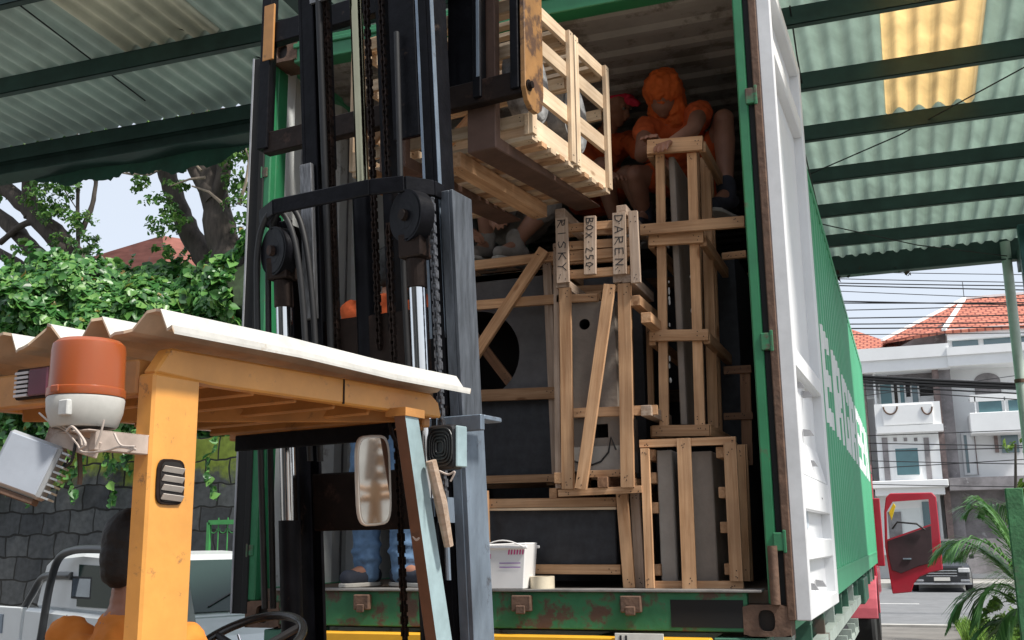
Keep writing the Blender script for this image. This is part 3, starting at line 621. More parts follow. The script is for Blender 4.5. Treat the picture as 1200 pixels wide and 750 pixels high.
# --- large left crate with a round cut stone
Y = .42; p = at(590, 568, Y=Y)
c5 = empty('wooden_crate', (p.x, Y, p.z), 0, 'big crate with a long diagonal brace before a stone with a round opening', 'crate')
for x1, y1, x2, y2, w, dy in ((500, 317, 648, 300, 11, 0), (500, 328, 650, 311, 8, .1), (500, 362, 704, 346, 11, 0), (500, 466, 652, 460, 13.5, 0), (500, 564, 652, 560, 9, 0)):
    pp_(c5, x1, y1, x2, y2, w, Y, dy=dy)
pp_(c5, 525, 462, 637, 292, 13, Y-.028, t=.025); pp_(c5, 545, 380, 597, 448, 11, Y+.12, m=WOODD)
pp_(c5, 640, 300, 652, 566, 10, Y+.02, m=WOODG); pp_(c5, 486, 318, 486, 566, 14, Y-.02)
for x, y in ((645, 305), (648, 460), (645, 562), (540, 316), (540, 466)): along(c5, x, y, Y+.03, .8, .04, .05)
for x1, y1, x2, y2, w in ((500, 322, 648, 306, 12), (500, 466, 652, 460, 13), (500, 570, 652, 566, 9)): pp_(c5, x1, y1, x2, y2, w, Y+.85, m=WOODD)
block_with_holes('stone_block', 500, 330, 650, 455, Y+.10, .35, mat('mid_grey_stone', (.13, .125, .125), .8, var=.25, scale=6, bump=.3), [(560, 416, 52, 0)], 'grey stone with a large dark round opening behind the diagonal brace', 'stone block')
slab('stone_slab', 500, 474, 648, 558, Y+.06, .5, STONEK, 'black stone slab at the bottom of the big crate behind the mast')
# more load deeper in the container
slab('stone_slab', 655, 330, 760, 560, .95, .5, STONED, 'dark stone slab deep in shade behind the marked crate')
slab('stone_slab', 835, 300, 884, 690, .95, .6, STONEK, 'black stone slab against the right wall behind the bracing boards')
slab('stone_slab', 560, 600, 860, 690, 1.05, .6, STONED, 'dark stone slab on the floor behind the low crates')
c6 = empty('wooden_crate', at(640, 560, Y=1.9), 0, 'crate deep inside the container behind the front row of crates', 'crate')
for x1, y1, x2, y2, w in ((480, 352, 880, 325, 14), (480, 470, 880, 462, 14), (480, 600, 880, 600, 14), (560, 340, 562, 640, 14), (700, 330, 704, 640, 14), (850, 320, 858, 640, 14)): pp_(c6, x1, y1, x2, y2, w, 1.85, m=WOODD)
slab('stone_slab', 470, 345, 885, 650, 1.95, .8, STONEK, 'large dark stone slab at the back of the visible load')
# white bucket bag and tape roll
p = at(595, 688, Y=.02)
bk = empty('white_bucket', (p.x, .05, FLZ+.004), 0, 'white plastic bucket with magenta and purple printing on the container sill', 'bucket')
WP = mat('white_plastic', (.76, .75, .74), .4, var=.05, scale=6); MG = mat('magenta_print', (.62, .04, .22), .5, var=.1); PU = mat('purple_print', (.30, .16, .42), .5)
m = MB(); m.add([(-.095, -.07, 0), (.085, -.07, 0), (.085, .07, 0), (-.095, .07, 0), (-.10, -.075, .185), (.10, -.075, .19), (.10, .075, .19), (-.10, .075, .185), (-.092, -.067, .185), (.092, -.067, .19), (.092, .067, .19), (-.092, .067, .185), (-.088, -.063, .02), (.078, -.063, .02), (.078, .063, .02), (-.088, .063, .02)],
    [(0,3,2,1), (0,1,5,4), (1,2,6,5), (2,3,7,6), (3,0,4,7), (4,5,9,8), (5,6,10,9), (6,7,11,10), (7,4,8,11), (8,9,13,12), (9,10,14,13), (10,11,15,14), (11,8,12,15), (12,13,14,15)])
m.build('body', WP, bk, .006)
MB().box((-.108, -.085, .165), (.108, -.0765, .178)).box((-.108, .0765, .165), (.108, .085, .178)).build('rim', WP, bk, .003)
fy = lambda z: -.0705-.005*z/.19
k = MB()
for a, b, c, d in ((-.092, .10, -.072, .15), (-.094, .06, -.08, .10), (-.082, .125, -.058, .145)):
    k.add([(a, fy(b)-.002, b), (c, fy(b)-.002, b), (c, fy(d)-.002, d), (a, fy(d)-.002, d)], [(0, 1, 2, 3)])
k.build('printed_emblem', MG, bk)
k = MB()
for i in range(6): x0 = .02+i*.0125; k.add([(x0, fy(.14)-.002, .142), (x0+.006, fy(.14)-.002, .142), (x0+.009, fy(.16)-.002, .162), (x0+.003, fy(.16)-.002, .162)], [(0, 1, 2, 3)])
k.build('printed_name', MG, bk)
for zz in (.105, .088): k = MB(); k.add([(-.02, fy(zz)-.002, zz), (.075, fy(zz)-.002, zz), (.075, fy(zz)-.002, zz+.004), (-.02, fy(zz)-.002, zz+.004)], [(0, 1, 2, 3)]); k.build('printed_line', PU, bk)
hd = [Vector((-.1, -.08, .17))]+[Vector((-.1+.2*i/10, -.088, .17+.03*math.sin(math.pi*i/10))) for i in range(1, 10)]+[Vector((.1, -.08, .17))]
MB().tube(hd, .003, 6).build('handle', WP, bk)
p = at(633, 688, Y=.04)
tp = empty('tape_roll', (p.x, .07, FLZ+.004), 0, 'roll of cream packing tape lying on the sill beside the bucket', 'tape roll')
m = MB(); N = 32; 
for (ra, rb, mi_) in ((.052, .036, 0),):
    V = []; F = []
    for i in range(N):
        a = 2*math.pi*i/N; c, s_ = math.cos(a), math.sin(a); V += [(ra*c, ra*s_, 0), (ra*c, ra*s_, .05), (rb*c, rb*s_, .05), (rb*c, rb*s_, 0)]
    for i in range(N):
        j = (i+1) % N; F += [(4*i, 4*j, 4*j+1, 4*i+1), (4*i+1, 4*j+1, 4*j+2, 4*i+2), (4*i+2, 4*j+2, 4*j+3, 4*i+3), (4*i+3, 4*j+3, 4*j, 4*i)]
    m.add(V, F)
m.build('tape', mat('cream_tape', (.60, .53, .40), .35), tp, smooth=True)
MB().add([(0, 0, 0)], []).add([(.0355*math.cos(2*math.pi*i/N), .0355*math.sin(2*math.pi*i/N), z) for z in (.001, .049) for i in range(N)], [(i, (i+1)%N, N+(i+1)%N, N+i) for i in range(N)]).build('core', mat('cardboard', (.36, .24, .14), .9), tp)
#======================================================================= crates on the forks (forklift local axes)
FLR = Euler((0, 0, -FH))
def fcrate(b0, b1, a1, a0, z0, z1, label, seed):
    rt = bpy.data.objects.new('slatted_crate', None); COL.objects.link(rt); ctr = Vector(((a0+a1)/2, (b0+b1)/2, z0)); rt.location = LW(ctr); rt.rotation_euler = FLR; rt.empty_display_size = .1
    tag(rt, label, 'crate', 'pale slatted crates lifted on the forks'); r_ = random.Random(seed)
    def pk(p, q, w, t, up, m=WOODP, nails=True):
        p = Vector(p)-ctr; q = Vector(q)-ctr; d = (q-p).normalized(); u = Vector(up); r = d.cross(u); Ln = (q-p).length
        mb = MB().box((-Ln/2, -t/2, -w/2), (Ln/2, t/2, w/2))
        if nails:
            for e in (-1, 1):
                for k in range(2):
                    for sd_ in (-1, 1): mb.lathe([(.0028, 0), (.0028, .0012)], (e*(Ln/2-r_.uniform(.012, .03)), sd_*t/2, r_.uniform(-.3, .3)*w), (0, sd_, 0), 6, 1)
        o = mb.build('plank', [m, NAIL], rt, .0018); M = Matrix(((d.x, u.x, r.x), (d.y, u.y, r.y), (d.z, u.z, r.z))).to_4x4(); M.translation = (p+q)/2; o.matrix_basis = M
    T = .018
    # right and left side faces: outer uprights and rails
    for a, sg in ((a1, 1), (a0, -1)):
        for b in (b0+.02, b1-.02): pk((a, b, z0), (a, b, z1), .038, T, (1, 0, 0))
        for z, w in ((z0+.04, .085), (z0+(z1-z0)*.36, .07), (z0+(z1-z0)*.70, .065), (z1-.026, .055)): pk((a-sg*T, b0, z), (a-sg*T, b1, z), w, T, (1, 0, 0))
    # cross slats (short ends seen between the rails)
    for z, w in ((z0+.06, .05), (z0+(z1-z0)*.62, .05), (z1-.03, .05)):
        for b in (b0+.01, b1-.01): pk((a0+T*1.6, b, z), (a1-T*1.6, b, z), w, T, (0, 1, 0))
    nb = 5
    for k in range(nb):
        b = b0+.035+(b1-b0-.07)*k/(nb-1); pk((a0, b, z0-.012), (a1, b, z0-.012), .046, .02, (0, 0, 1), WOOD if k % 2 else WOODP); pk((a0+.02, b, z1+.0), (a1-.02, b, z1+.0), .04, .018, (0, 0, 1))
    pk((a0+.1, b0-.006, z0+.1), (a1-.25, b0-.006, z1-.06), .045, .016, (0, 1, 0), WOOD)
    return rt
FA1 = L(622, 155, b=.27)[0]; B0 = .27; BM = .665; B1 = 1.05; FZ0, FZ1 = 3.145, 3.73
fcrate(B0, BM, .43, -.42, FZ0, FZ1, 'pale slatted crate on the forks, nearer the mast', 1)
fcrate(BM+.012, B1, .43, -.42, FZ0, FZ1, 'pale slatted crate on the forks, farther from the mast', 2)
for k, (b, lab) in enumerate((((B0+BM)/2, 'round grey stone bowl inside the slatted crate nearer the mast'), ((BM+B1)/2, 'round grey stone bowl inside the slatted crate farther from the mast'))):
    for kk, a in enumerate((.22,)):
        m = MB(); N = 40
        pr = [(.0, -.05), (.10, -.05), (.155, -.03), (.175, .02), (.165, .05), (.15, .055), (.13, .02), (.0, .0)]
        m.lathe(pr, (0, 0, 0), (1, 0, 0), N); o = m.build('stone_bowl', mat('mottled_grey_granite', (.27, .28, .29), .6, var=.7, scale=16, bump=.3), None, smooth=True)
        o.location = LW((a+.08, b, FZ0+.30)); o.rotation_euler = (0, 0, -FH+.1); tag(o, lab, 'stone bowl', 'grey stone bowls in the lifted crates')
# skid runners under the crates
for a, lab in ((.10, 'long pine runner lying on the forks beneath the crates, right one'), (-.30, 'long pine runner lying on the forks beneath the crates, left one')):
    p, q = LW((a, .24, FZ0-.06)), LW((a, 1.0, FZ0-.06)); o = plank(None, p, q, .07, .06, WOOD, up=(0, 0, 1), name='wood_runner'); tag(o, lab, 'runner')
#======================================================================= PART C: forklift
fk = empty('forklift', FO, -FH, 'orange forklift with black mast raising the pale crates and a home-made corrugated roof', 'forklift')
fk.rotation_euler = (0, 0, -FH)
TL = math.tan(math.radians(5.0)); PZ = 1.33
def T5(v): return Vector((v[0], v[1]-(v[2]-PZ)*TL, v[2]))       # mast tipped back five degrees
def mast(mb, name, m, bevel=0, smooth=False, parent=None):
    mb.v = [tuple(T5(v)) for v in mb.v]; return mb.build(name, m, parent or fk, bevel, smooth)
def channel(a0, a1, b0, b1, z0, z1, op, t=.016):
    """C channel whose open side faces op (+1 right, -1 left)"""
    m = MB()
    if op > 0: m.box((a0, b0, z0), (a0+t, b1, z1)).box((a0+t, b0, z0), (a1, b0+t, z1)).box((a0+t, b1-t, z0), (a1, b1, z1))
    else: m.box((a1-t, b0, z0), (a1, b1, z1)).box((a0, b0, z0), (a1-t, b0+t, z1)).box((a0, b1-t, z0), (a1-t, b1, z1))
    return m
OZ = 2.80
mast(channel(.300, .352, -.045, .085, .12, OZ, -1), 'outer_rail', mat('dark_scuffed_rail', (.085, .095, .11), .5, .3, var=.5, scale=14, stretch=(3, 3, .4), grime=.6, gcol=(.03, .03, .03), bump=.15), .003)
mast(channel(.2985, .3545, -.0465, .0865, .12, 2.0, -1, .019), 'rail_cover', STEELB, .003)
mast(channel(-.40, -.345, -.06, .085, .12, OZ, 1), 'outer_rail', BLACKM, .003)
mast(channel(.225, .285, -.03, .085, 1.2, 4.35, -1), 'inner_rail', BLACKM, .003)
mast(MB().box((.2855, -.03, 2.3), (.2875, -.008, 4.35)).box((.226, -.0325, 2.3), (.236, -.0305, 4.35)), 'polished_lit_edge', STEELB)  # thin pale strips paint the lit, polished edges of the rail
mast(channel(-.305, -.235, -.03, .085, 2.25, 4.35, 1), 'inner_rail', BLACKM, .003)
mast(MB().box((-.30, -.055, 2.42), (-.245, -.033, 3.0)), 'rail_face', STEELG, .003)
mast(MB().box((.11, -.035, 3.02), (.222, -.015, 4.35)), 'mast_cover', BLACKM, .003)
mast(MB().box((-.27, .0, 3.0), (-.21, .06, 4.35)).box((.03, .0, 2.35), (.07, .06, 4.35)), 'carriage_rail', BLACKM, .003)
mast(MB().box((-.24, -.04, 3.62), (-.13, -.03, 4.1)), 'scraped_plate', STEELG)
# cross members
q0, q1 = L(330, 246, b=-.22), L(515, 224, b=-.22)
m = MB(); pts = [(-.425, -.02, 0), (-.425, -.13, 0), (-.30, -.20, 0), (.12, -.20, 0), (.24, -.17, 0), (.30, -.08, 0), (.30, -.02, 0)]
zc = OZ+.0
for p, q in zip(pts[:-1], pts[1:]): m.bar((p[0], p[1], zc), (q[0], q[1], zc), .014, .055, (0, 0, 1))
mast(m, 'top_bow', BLACKM, .003)
mast(MB().box((-.345, .0, 2.18), (.295, .05, 2.42)), 'cross_member', BLACKB, .006)
mast(MB().box((-.345, .02, 1.665), (.295, .06, 1.87)), 'cross_member', BLACKB, .006)
mast(MB().box((-.345, .0, 3.72), (.295, .06, 3.90)), 'cross_member', BLACKM, .006)
mast(MB().box((-.345, .0, .35), (.295, .05, .6)), 'cross_member', BLACKB, .006)
# lift cylinders with chrome rods and rollers
for a in (-.322, .250):
    cz = 2.65 if a < 0 else 2.69
    mast(MB().tube([(a, -.135, .3), (a, -.135, 1.70)], .038, 20), 'lift_cylinder', BLACKM, smooth=True)
    mast(MB().tube([(a, -.135, 1.70), (a, -.135, 2.45)], .029, 20), 'piston_rod', CHROME, smooth=True)
    mast(MB().tube([(a, -.135, 2.45), (a, -.135, 2.55)], .034, 20).box((a-.045, -.175, 2.55), (a+.045, -.10, 2.63)), 'rod_head', BLACKB, .004)
    w = MB().lathe([(.0, -.03), (.045, -.03), (.05, -.022), (.072, -.022), (.080, -.03), (.088, -.028), (.088, .028), (.08, .03), (.0, .03)], (a, -.15, cz), (.35, 1, 0), 36)
    mast(w, 'chain_roller', BLACKM, smooth=True)
    w = MB().lathe([(.0, -.045), (.018, -.045), (.02, -.03), (.0, -.03)], (a, -.15, cz), (.35, 1, 0), 16); mast(w, 'roller_pin', BLACKB, smooth=True)
# centre free-lift cylinder
mast(MB().tube([(-.075, .03, 2.90), (-.075, .03, 3.66)], .024, 20), 'piston_rod', CHROMEY, smooth=True)
mast(MB().tube([(-.075, .03, 3.64), (-.075, .03, 3.70)], .028, 20), 'rod_head', BLACKB, smooth=True)
mast(MB().tube([(-.075, .03, 2.20), (-.075, .03, 2.91)], .040, 20), 'lift_cylinder', BLACKM, smooth=True)
for a in (-.17, .02): mast(MB().lathe([(0, -.02), (.06, -.02), (.066, 0), (.06, .02), (0, .02)], (a, .02, 3.72), (0, 1, 0), 28), 'chain_roller', BLACKM, smooth=True)
def chain(a, b, z0, z1, nm='lift_chain', m_=None):
    m = MB(); z = z0; k = 0
    while z < z1:
        for e in (-1, 1): m.box((a+e*.008-.002, b-.009, z-.013), (a+e*.008+.002, b+.009, z+.013)) if k % 2 else m.box((a+e*.0045-.0015, b-.008, z-.013), (a+e*.0045+.0015, b+.008, z+.013))
        m.lathe([(0, -.011), (.004, -.011), (.004, .011), (0, .011)], (a, b, z+.0095), (1, 0, 0), 6); z += .019; k += 1
    return mast(m, nm, m_ or BLACKB, .0)
CHN = mat('oily_steel_chain', (.14, .14, .15), .35, .7, var=.6, scale=60)
chain(.318, -.13, 1.75, 2.74, m_=CHN); chain(.135, -.12, 1.2, 2.70); chain(-.185, -.01, 2.3, 3.75); chain(.0, -.01, 2.3, 3.75); chain(.06, .0, 2.9, 3.75)
mast(MB().box((.30, -.15, 1.68), (.34, -.11, 1.76)).tube([(.318, -.13, 1.50), (.318, -.13, 1.69)], .009, 8), 'chain_anchor', STEELB)
# hoses looping over the left roller
def hose(pts, r, nm='hydraulic_hose'):
    P = [Vector(p) for p in pts]; out = []
    for i in range(len(P)-1):
        p0, p1, p2, p3 = P[max(i-1, 0)], P[i], P[i+1], P[min(i+2, len(P)-1)]
        for k in range(8):
            t = k/8; out.append(.5*((2*p1)+(-p0+p2)*t+(2*p0-5*p1+4*p2-p3)*t*t+(-p0+3*p1-3*p2+p3)*t*t*t))
    out.append(P[-1]); return mast(MB().tube(out, r, 10), nm, RUBBER, smooth=True)
hose([(-.42, -.16, 1.4), (-.425, -.16, 2.4), (-.41, -.16, 2.70), (-.33, -.17, 2.80), (-.25, -.17, 2.72), (-.215, -.16, 2.45), (-.21, -.15, 1.9)], .011)
hose([(-.40, -.14, 1.4), (-.40, -.13, 2.4), (-.38, -.13, 2.72), (-.31, -.13, 2.825), (-.235, -.13, 2.74), (-.195, -.13, 2.45), (-.19, -.12, 1.9)], .011)
hose([(-.205, -.02, 2.3), (-.20, -.03, 3.0), (-.205, -.03, 3.72)], .013); hose([(.16, -.06, 1.9), (.155, -.07, 2.5), (.16, -.06, 3.4)], .010)
# carriage, load backrest, side plates, forks (upright, so no tilt applied)
CB = .12
def fl(mb, name, m, bevel=0, smooth=False, parent=None): return mb.build(name, m, parent or fk, bevel, smooth)
AL, AR = L(308, 182, b=CB)[0], L(612, 130, b=CB)[0]; ZC = 3.24
fl(MB().box((AL, CB, ZC), (AR, CB+.045, ZC+.095)), 'carriage_bar', BLACKB, .004)
fl(MB().box((AL, CB, ZC+.50), (AR, CB+.045, ZC+.60)), 'carriage_bar', BLACKM, .004)
for px, w in ((312, .055), (505, .07), (560, .035), (604, .035)):
    a = L(px, 80, b=CB)[0]; fl(MB().box((a-w/2, CB-.012, ZC+.02), (a+w/2, CB+.035, 4.35)), 'backrest_post', BLACKM, .003)
for px in (520, 562): a = L(px, 80, b=CB)[0]; fl(MB().box((a-.006, CB-.0155, ZC+.1), (a+.006, CB-.0125, 4.35)), 'lit_post_edge', STEELB)  # pale strips put the lit edges of the posts into colour
a0 = L(524, 80, b=CB+.04)[0]; a1 = L(553, 80, b=CB+.04)[0]
fl(MB().box((a0, CB+.046, ZC+.1), (a1, CB+.052, 4.3)), 'backrest_panel', BLACKM)
# fork shanks: orange painted plate with a rounded heel on the right, bare on the left
pl = [(0, ZC+.02), (.02, ZC-.03), (.055, ZC-.055), (.10, ZC-.055), (.135, ZC-.03), (.15, ZC+.03), (.15, 4.4), (0, 4.4)]
fl(MB().prism(pl, .02, (AR+.0, CB-.01, 0), (0, 1, 0), (0, 0, 1), (1, 0, 0)), 'side_plate', mat('rusty_amber_paint', (.30, .15, .05), .5, var=.3, scale=7, grime=.52, gcol=(.09, .045, .025), gscale=9, bump=.1), .002)
fl(MB().lathe([(0, 0), (.014, 0), (.014, .016), (0, .016)], (AR+.021, CB+.015, ZC+.03), (1, 0, 0), 10).lathe([(0, 0), (.022, 0), (.022, .004), (0, .004)], (AR+.021, CB+.015, ZC+.03), (1, 0, 0), 16), 'bolt', BLACKB)
fl(MB().box((AL-.012, CB-.014, 3.66), (AL+.045, CB-.003+.0, 3.92)), 'side_plate', ORANGED, .002)
FORK = mat('brown_worn_fork_steel', (.13, .075, .055), .6, .3, var=.3, scale=8, bump=.15, grime=.6, gcol=(.06, .04, .035))
for a in (.27, -.14):
    sh = [(0, FZ0-.075), (.04, FZ0-.075), (.95, FZ0-.032), (.985, FZ0-.034), (.985, FZ0-.024), (.04, FZ0-.022), (.04, ZC+.55), (0, ZC+.55)]
    fl(MB().prism(sh, .125, (a-.0625, CB+.05, 0), (0, 1, 0), (0, 0, 1), (1, 0, 0)), 'fork', FORK, .004)
# overhead guard
gd = fk
ra = .40
pr_ = L(190, 441, a=ra)
# rear right pillar (wide sheet-metal pillar with louvred vent)
def pillar(a, sgn):
    m = MB(); b0, b1, zt, zb = -1.482, -1.345, 1.985, .75
    m.box((a-.052 if sgn > 0 else a, b0, zb), (a if sgn > 0 else a+.052, b1, zt)); return fl(m, 'rear_pillar', ORANGE, .006, parent=fk)
rp = pillar(ra, 1); pillar(-.44, -1)
c = L(199, 563, a=ra)
v0, v1 = L(182, 560, a=ra), L(215, 560, a=ra); zt_, zb_ = L(199, 538, a=ra).z, L(199, 592, a=ra).z
vw = (v1.y-v0.y)/2; cy_ = (v0.y+v1.y)/2; pts = []
for k in range(20):
    an = 2*math.pi*k/20; pts.append((cy_+vw*math.copysign(abs(math.cos(an))**.45, math.cos(an)), (zt_+zb_)/2+(zt_-zb_)/2*math.copysign(abs(math.sin(an))**.45, math.sin(an))))
vt = fl(MB().prism(pts, .004, (ra+.0015, 0, 0), (0, 1, 0), (0, 0, 1), (1, 0, 0)), 'vent_rim', BLACKB, .001)
inn = [((y-cy_)*.80+cy_, (z-(zt_+zb_)/2)*.88+(zt_+zb_)/2) for y, z in pts]
fl(MB().prism(inn, .002, (ra+.005, 0, 0), (0, 1, 0), (0, 0, 1), (1, 0, 0)), 'vent_opening', NAIL, parent=vt)
for k in range(4):
    z = zb_+(zt_-zb_)*(.2+.2*k); fl(MB().bar((ra+.012, cy_-vw*.72, z-.002), (ra+.012, cy_+vw*.72, z-.006), .0025, .013, (.5, 0, .8)), 'vent_louvre', mat('pale_louvre', (.55, .5, .45), .5, .2), parent=vt)
# side rails: deep top beam with an upper bevel
for a, sg in ((ra, 1), (-.44, -1)):
    ob = 0 if sg > 0 else 0
    prf = [(-1.482, 1.985), (-1.44, 2.045), (-.38, 2.068), (-.335, 2.045), (-.318, 1.998), (-1.3, 1.978)]
    fl(MB().prism(prf, .04, (a-.04 if sg > 0 else a, 0, 0), (0, 1, 0), (0, 0, 1), (1, 0, 0)), 'side_beam', ORANGE, .005)
q = L(403, 460, a=ra+.001); fl(MB().box((ra-.002, q.y-.003, 1.988), (ra+.002, q.y+.003, 2.055)), 'weld_seam', BLACKB)
fl(MB().box((-.44, -1.482, 1.94), (ra-.053, -1.44, 2.02)), 'rear_beam', ORANGED, .005)
fl(MB().box((-.44, -.36, 1.97), (ra-.04, -.32, 2.03)), 'front_beam', ORANGED, .005)
for b in (-1.28, -1.12, -.96, -.80, -.64, -.48): fl(MB().bar((-.40, b, 1.998), (ra-.04, b, 2.002), .012, .05, (0, .4, 1)), 'roof_bar', ORANGED, .003)
fl(MB().bar((-.40, -1.2, 1.975), (ra-.04, -.5, 1.99), .012, .04, (0, 0, 1)), 'roof_brace', ORANGED, .003)
# front pillars, leaning back as they rise
PAL = mat('lit_pale_blue_worn_paint', (.30, .40, .42), .35, .1, var=.3, scale=5, grime=.62, gcol=(.55, .55, .52), bump=.05)
for a, mm in ((.45, 0), (-.44, -.13)):
    w = .04
    p, q = Vector((a, -.565+mm, 1.99)), Vector((a, -.30+mm*.9, 1.05)); d = q-p
    V = []
    for c_, e in ((p, .034), (q, .045)):
        V += [(c_.x-w, c_.y-e, c_.z), (c_.x, c_.y-e, c_.z), (c_.x, c_.y+e, c_.z), (c_.x-w, c_.y+e, c_.z)]
    mb = MB(); mb.add(V, [(0, 3, 2, 1), (4, 5, 6, 7), (1, 2, 6, 5)], 0); mb.add(V, [(0, 1, 5, 4), (2, 3, 7, 6), (3, 0, 4, 7)], 1)
    fl(mb, 'front_pillar', [PAL, mat('shaded_brown_rubbed_paint', (.15, .07, .04), .5, var=.3, grime=.6, gcol=(.06, .04, .03))], .003)  # right side painted pale as lit, other sides brown as shaded
fl(MB().box((.385, -.60, 1.975), (.455, -.50, 1.999)), 'pillar_plate', ORANGED)
# corrugated roof sheet (trapezoid waves running forward), slightly warped
m = MB(); ws = []; aL_, aR_ = -.56, .48; pitch = .165; k = 0
a = aR_; wave = [(0, .0), (.016, -.004), (.042, .040), (.058, .044), (.080, .041), (.118, .004), (.135, .0)]
pts = [(aR_+.002, -.012)]
while a > aL_:
    for t, h in wave:
        if a-t > aL_: pts.append((a-t, h))
    a -= pitch
rows = [(-1.515, .0), (-1.1, .004), (-.7, -.004), (-.285, 0)]; n_ = len(pts); V = []
ztile = lambda b: 2.068+.012*(b+1.5)
for j, (b, dz) in enumerate(rows):
    for i, (x, h) in enumerate(pts):
        rg = random.uniform(-.006, .006) if j in (0, 3) else 0; V.append((x, b+rg*2, ztile(b)+h*(1+.0)+dz+random.uniform(-.001, .001)))
V2 = [(x, y, z+.0065) for x, y, z in V]; NN = len(V); F = []; MI = []
for j in range(len(rows)-1):
    for i in range(n_-1):
        p = j*n_+i; F.append((p, p+1, p+1+n_, p+n_)); MI.append(1); F.append((p+NN, p+n_+NN, p+1+n_+NN, p+1+NN)); MI.append(0)
for i in range(n_-1):
    F.append((i, i+NN, i+1+NN, i+1)); MI.append(1); p = (len(rows)-1)*n_+i; F.append((p, p+1, p+1+NN, p+NN)); MI.append(1)
for j in range(len(rows)-1):
    p = j*n_; F.append((p, p+n_, p+n_+NN, p+NN)); MI.append(0); p = j*n_+n_-1; F.append((p, p+NN, p+n_+NN, p+n_)); MI.append(0)
m.add(V+V2, F); m.mi = MI
rs = m.build('roof_sheet', [TILE, mat('brown_fibre_underside', (.50, .38, .27), .8, var=.2, scale=8)], fk)
for b in (-1.40, -.95, -.42):
    for a in (aR_-.066, aR_-.066-.33): fl(MB().lathe([(0, 0), (.013, 0), (.012, .003), (.005, .004), (.005, .010), (0, .010)], (a, b, ztile(b)+.058), (0, 0, 1), 10), 'roof_fixing', RUST)
# beacon
c = L(102, 450, b=-1.60); dz = (L(102, 398, b=-1.6).z-L(102, 500, b=-1.6).z); R_ = (L(143, 450, b=-1.6)-L(62, 450, b=-1.6)).length/2*.735; zb_ = c.z-dz/2
bc = fl(MB().lathe([(R_*.80, 0), (R_*.86, .005), (R_*.97, dz*.17), (R_, dz*.31), (R_*.98, dz*.335), (0, dz*.335)], (c.x, c.y, zb_), n=40), 'beacon', mat('dirty_grey_plastic', (.42, .41, .38), .5, var=.16, scale=10, grime=.6, gcol=(.25, .22, .17)), smooth=True)
AMB = bpy.data.materials.new('amber_lens'); AMB.use_nodes = True; p_ = AMB.node_tree.nodes['Principled BSDF']; p_.inputs['Base Color'].default_value = (.34, .08, .02, 1); p_.inputs['Roughness'].default_value = .32
p_.inputs['Transmission Weight'].default_value = .12; p_.inputs['Subsurface Weight'].default_value = .35; p_.inputs['Subsurface Radius'].default_value = (.05, .015, .004); p_.inputs['Subsurface Scale'].default_value = .4
fl(MB().lathe([(R_*1.0, dz*.34), (R_*1.01, dz*.36), (R_*1.0, dz*.43), (R_*.965, dz*.44), (R_*.95, dz*.86), (R_*.92, dz*.94), (R_*.80, dz*.985), (R_*.5, dz*1.0), (0, dz*1.005)], (c.x, c.y, zb_), n=40), 'lens', AMB, smooth=True, parent=bc)
fl(MB().box((c.x-.012, c.y-R_*1.03, zb_+dz*.36), (c.x+.012, c.y-R_*.97, zb_+dz*.44)), 'clip', AMB, .002, parent=bc)
fl(MB().box((c.x+R_*.15, c.y-R_*.985, zb_+dz*.10), (c.x+R_*.50, c.y-R_*.80, zb_+dz*.27)), 'rating_plate', mat('pale_plate', (.5, .5, .48), .5, var=.2, scale=30), .002, parent=bc)
# bracket, wires
BRK = mat('rusty_pale_bracket', (.42, .34, .29), .6, .2, var=.3, scale=10, grime=.55, gcol=(.16, .08, .05))
g0 = L(95, 512, b=-1.58); g1 = L(158, 520, b=-1.52)
V = [(g0.x, g0.y, g0.z), (g1.x, g1.y+.03, g0.z), (g1.x, g1.y+.03, g0.z-.004), (g0.x, g0.y, g0.z-.004)]
fl(MB().box((c.x-.06, c.y-.04, zb_-.012), (g1.x, c.y+.12, zb_-.008)).bar((c.x-.055, c.y-.045, zb_-.012), (g1.x, c.y-.01, zb_-.05), .004, .035, (0, 0, 1)).box((g1.x-.02, c.y-.02, zb_-.05), (g1.x+.0, -1.482, zb_-.008)), 'beacon_bracket', BRK, .002)
WR = mat('pale_wire', (.45, .38, .33), .7)
def wire(px, b, r=.0022, m_=None):
    P = [L(x, y, b=bb if isinstance(b, list) else b) for (x, y), bb in zip(px, b if isinstance(b, list) else [b]*len(px))]; out = []
    for i in range(len(P)-1):
        p0, p1, p2, p3 = P[max(i-1, 0)], P[i], P[i+1], P[min(i+2, len(P)-1)]
        for k in range(6): t = k/6; out.append(.5*((2*p1)+(-p0+p2)*t+(2*p0-5*p1+4*p2-p3)*t*t+(-p0+3*p1-3*p2+p3)*t*t*t))
    out.append(P[-1]); fl(MB().tube(out, r, 6), 'wire', m_ or WR)
wire([(46, 484), (60, 496), (76, 504), (90, 520), (98, 530), (125, 528), (140, 524), (160, 527)], -1.645)
wire([(58, 475), (62, 490), (78, 502), (92, 508), (96, 522)], -1.65); wire([(122, 492), (118, 508), (112, 524)], -1.65); wire([(78, 505), (84, 500), (92, 507), (100, 520), (94, 526)], -1.655, .003)
wire([(134, 508), (142, 522), (158, 524), (150, 530)], -1.645, .0025); wire([(80, 538), (74, 548), (84, 540), (89, 515)], -1.63, .003, RUBBER)
wire([(93, 530), (94, 555), (93, 568)], -1.60, .005, RUST)
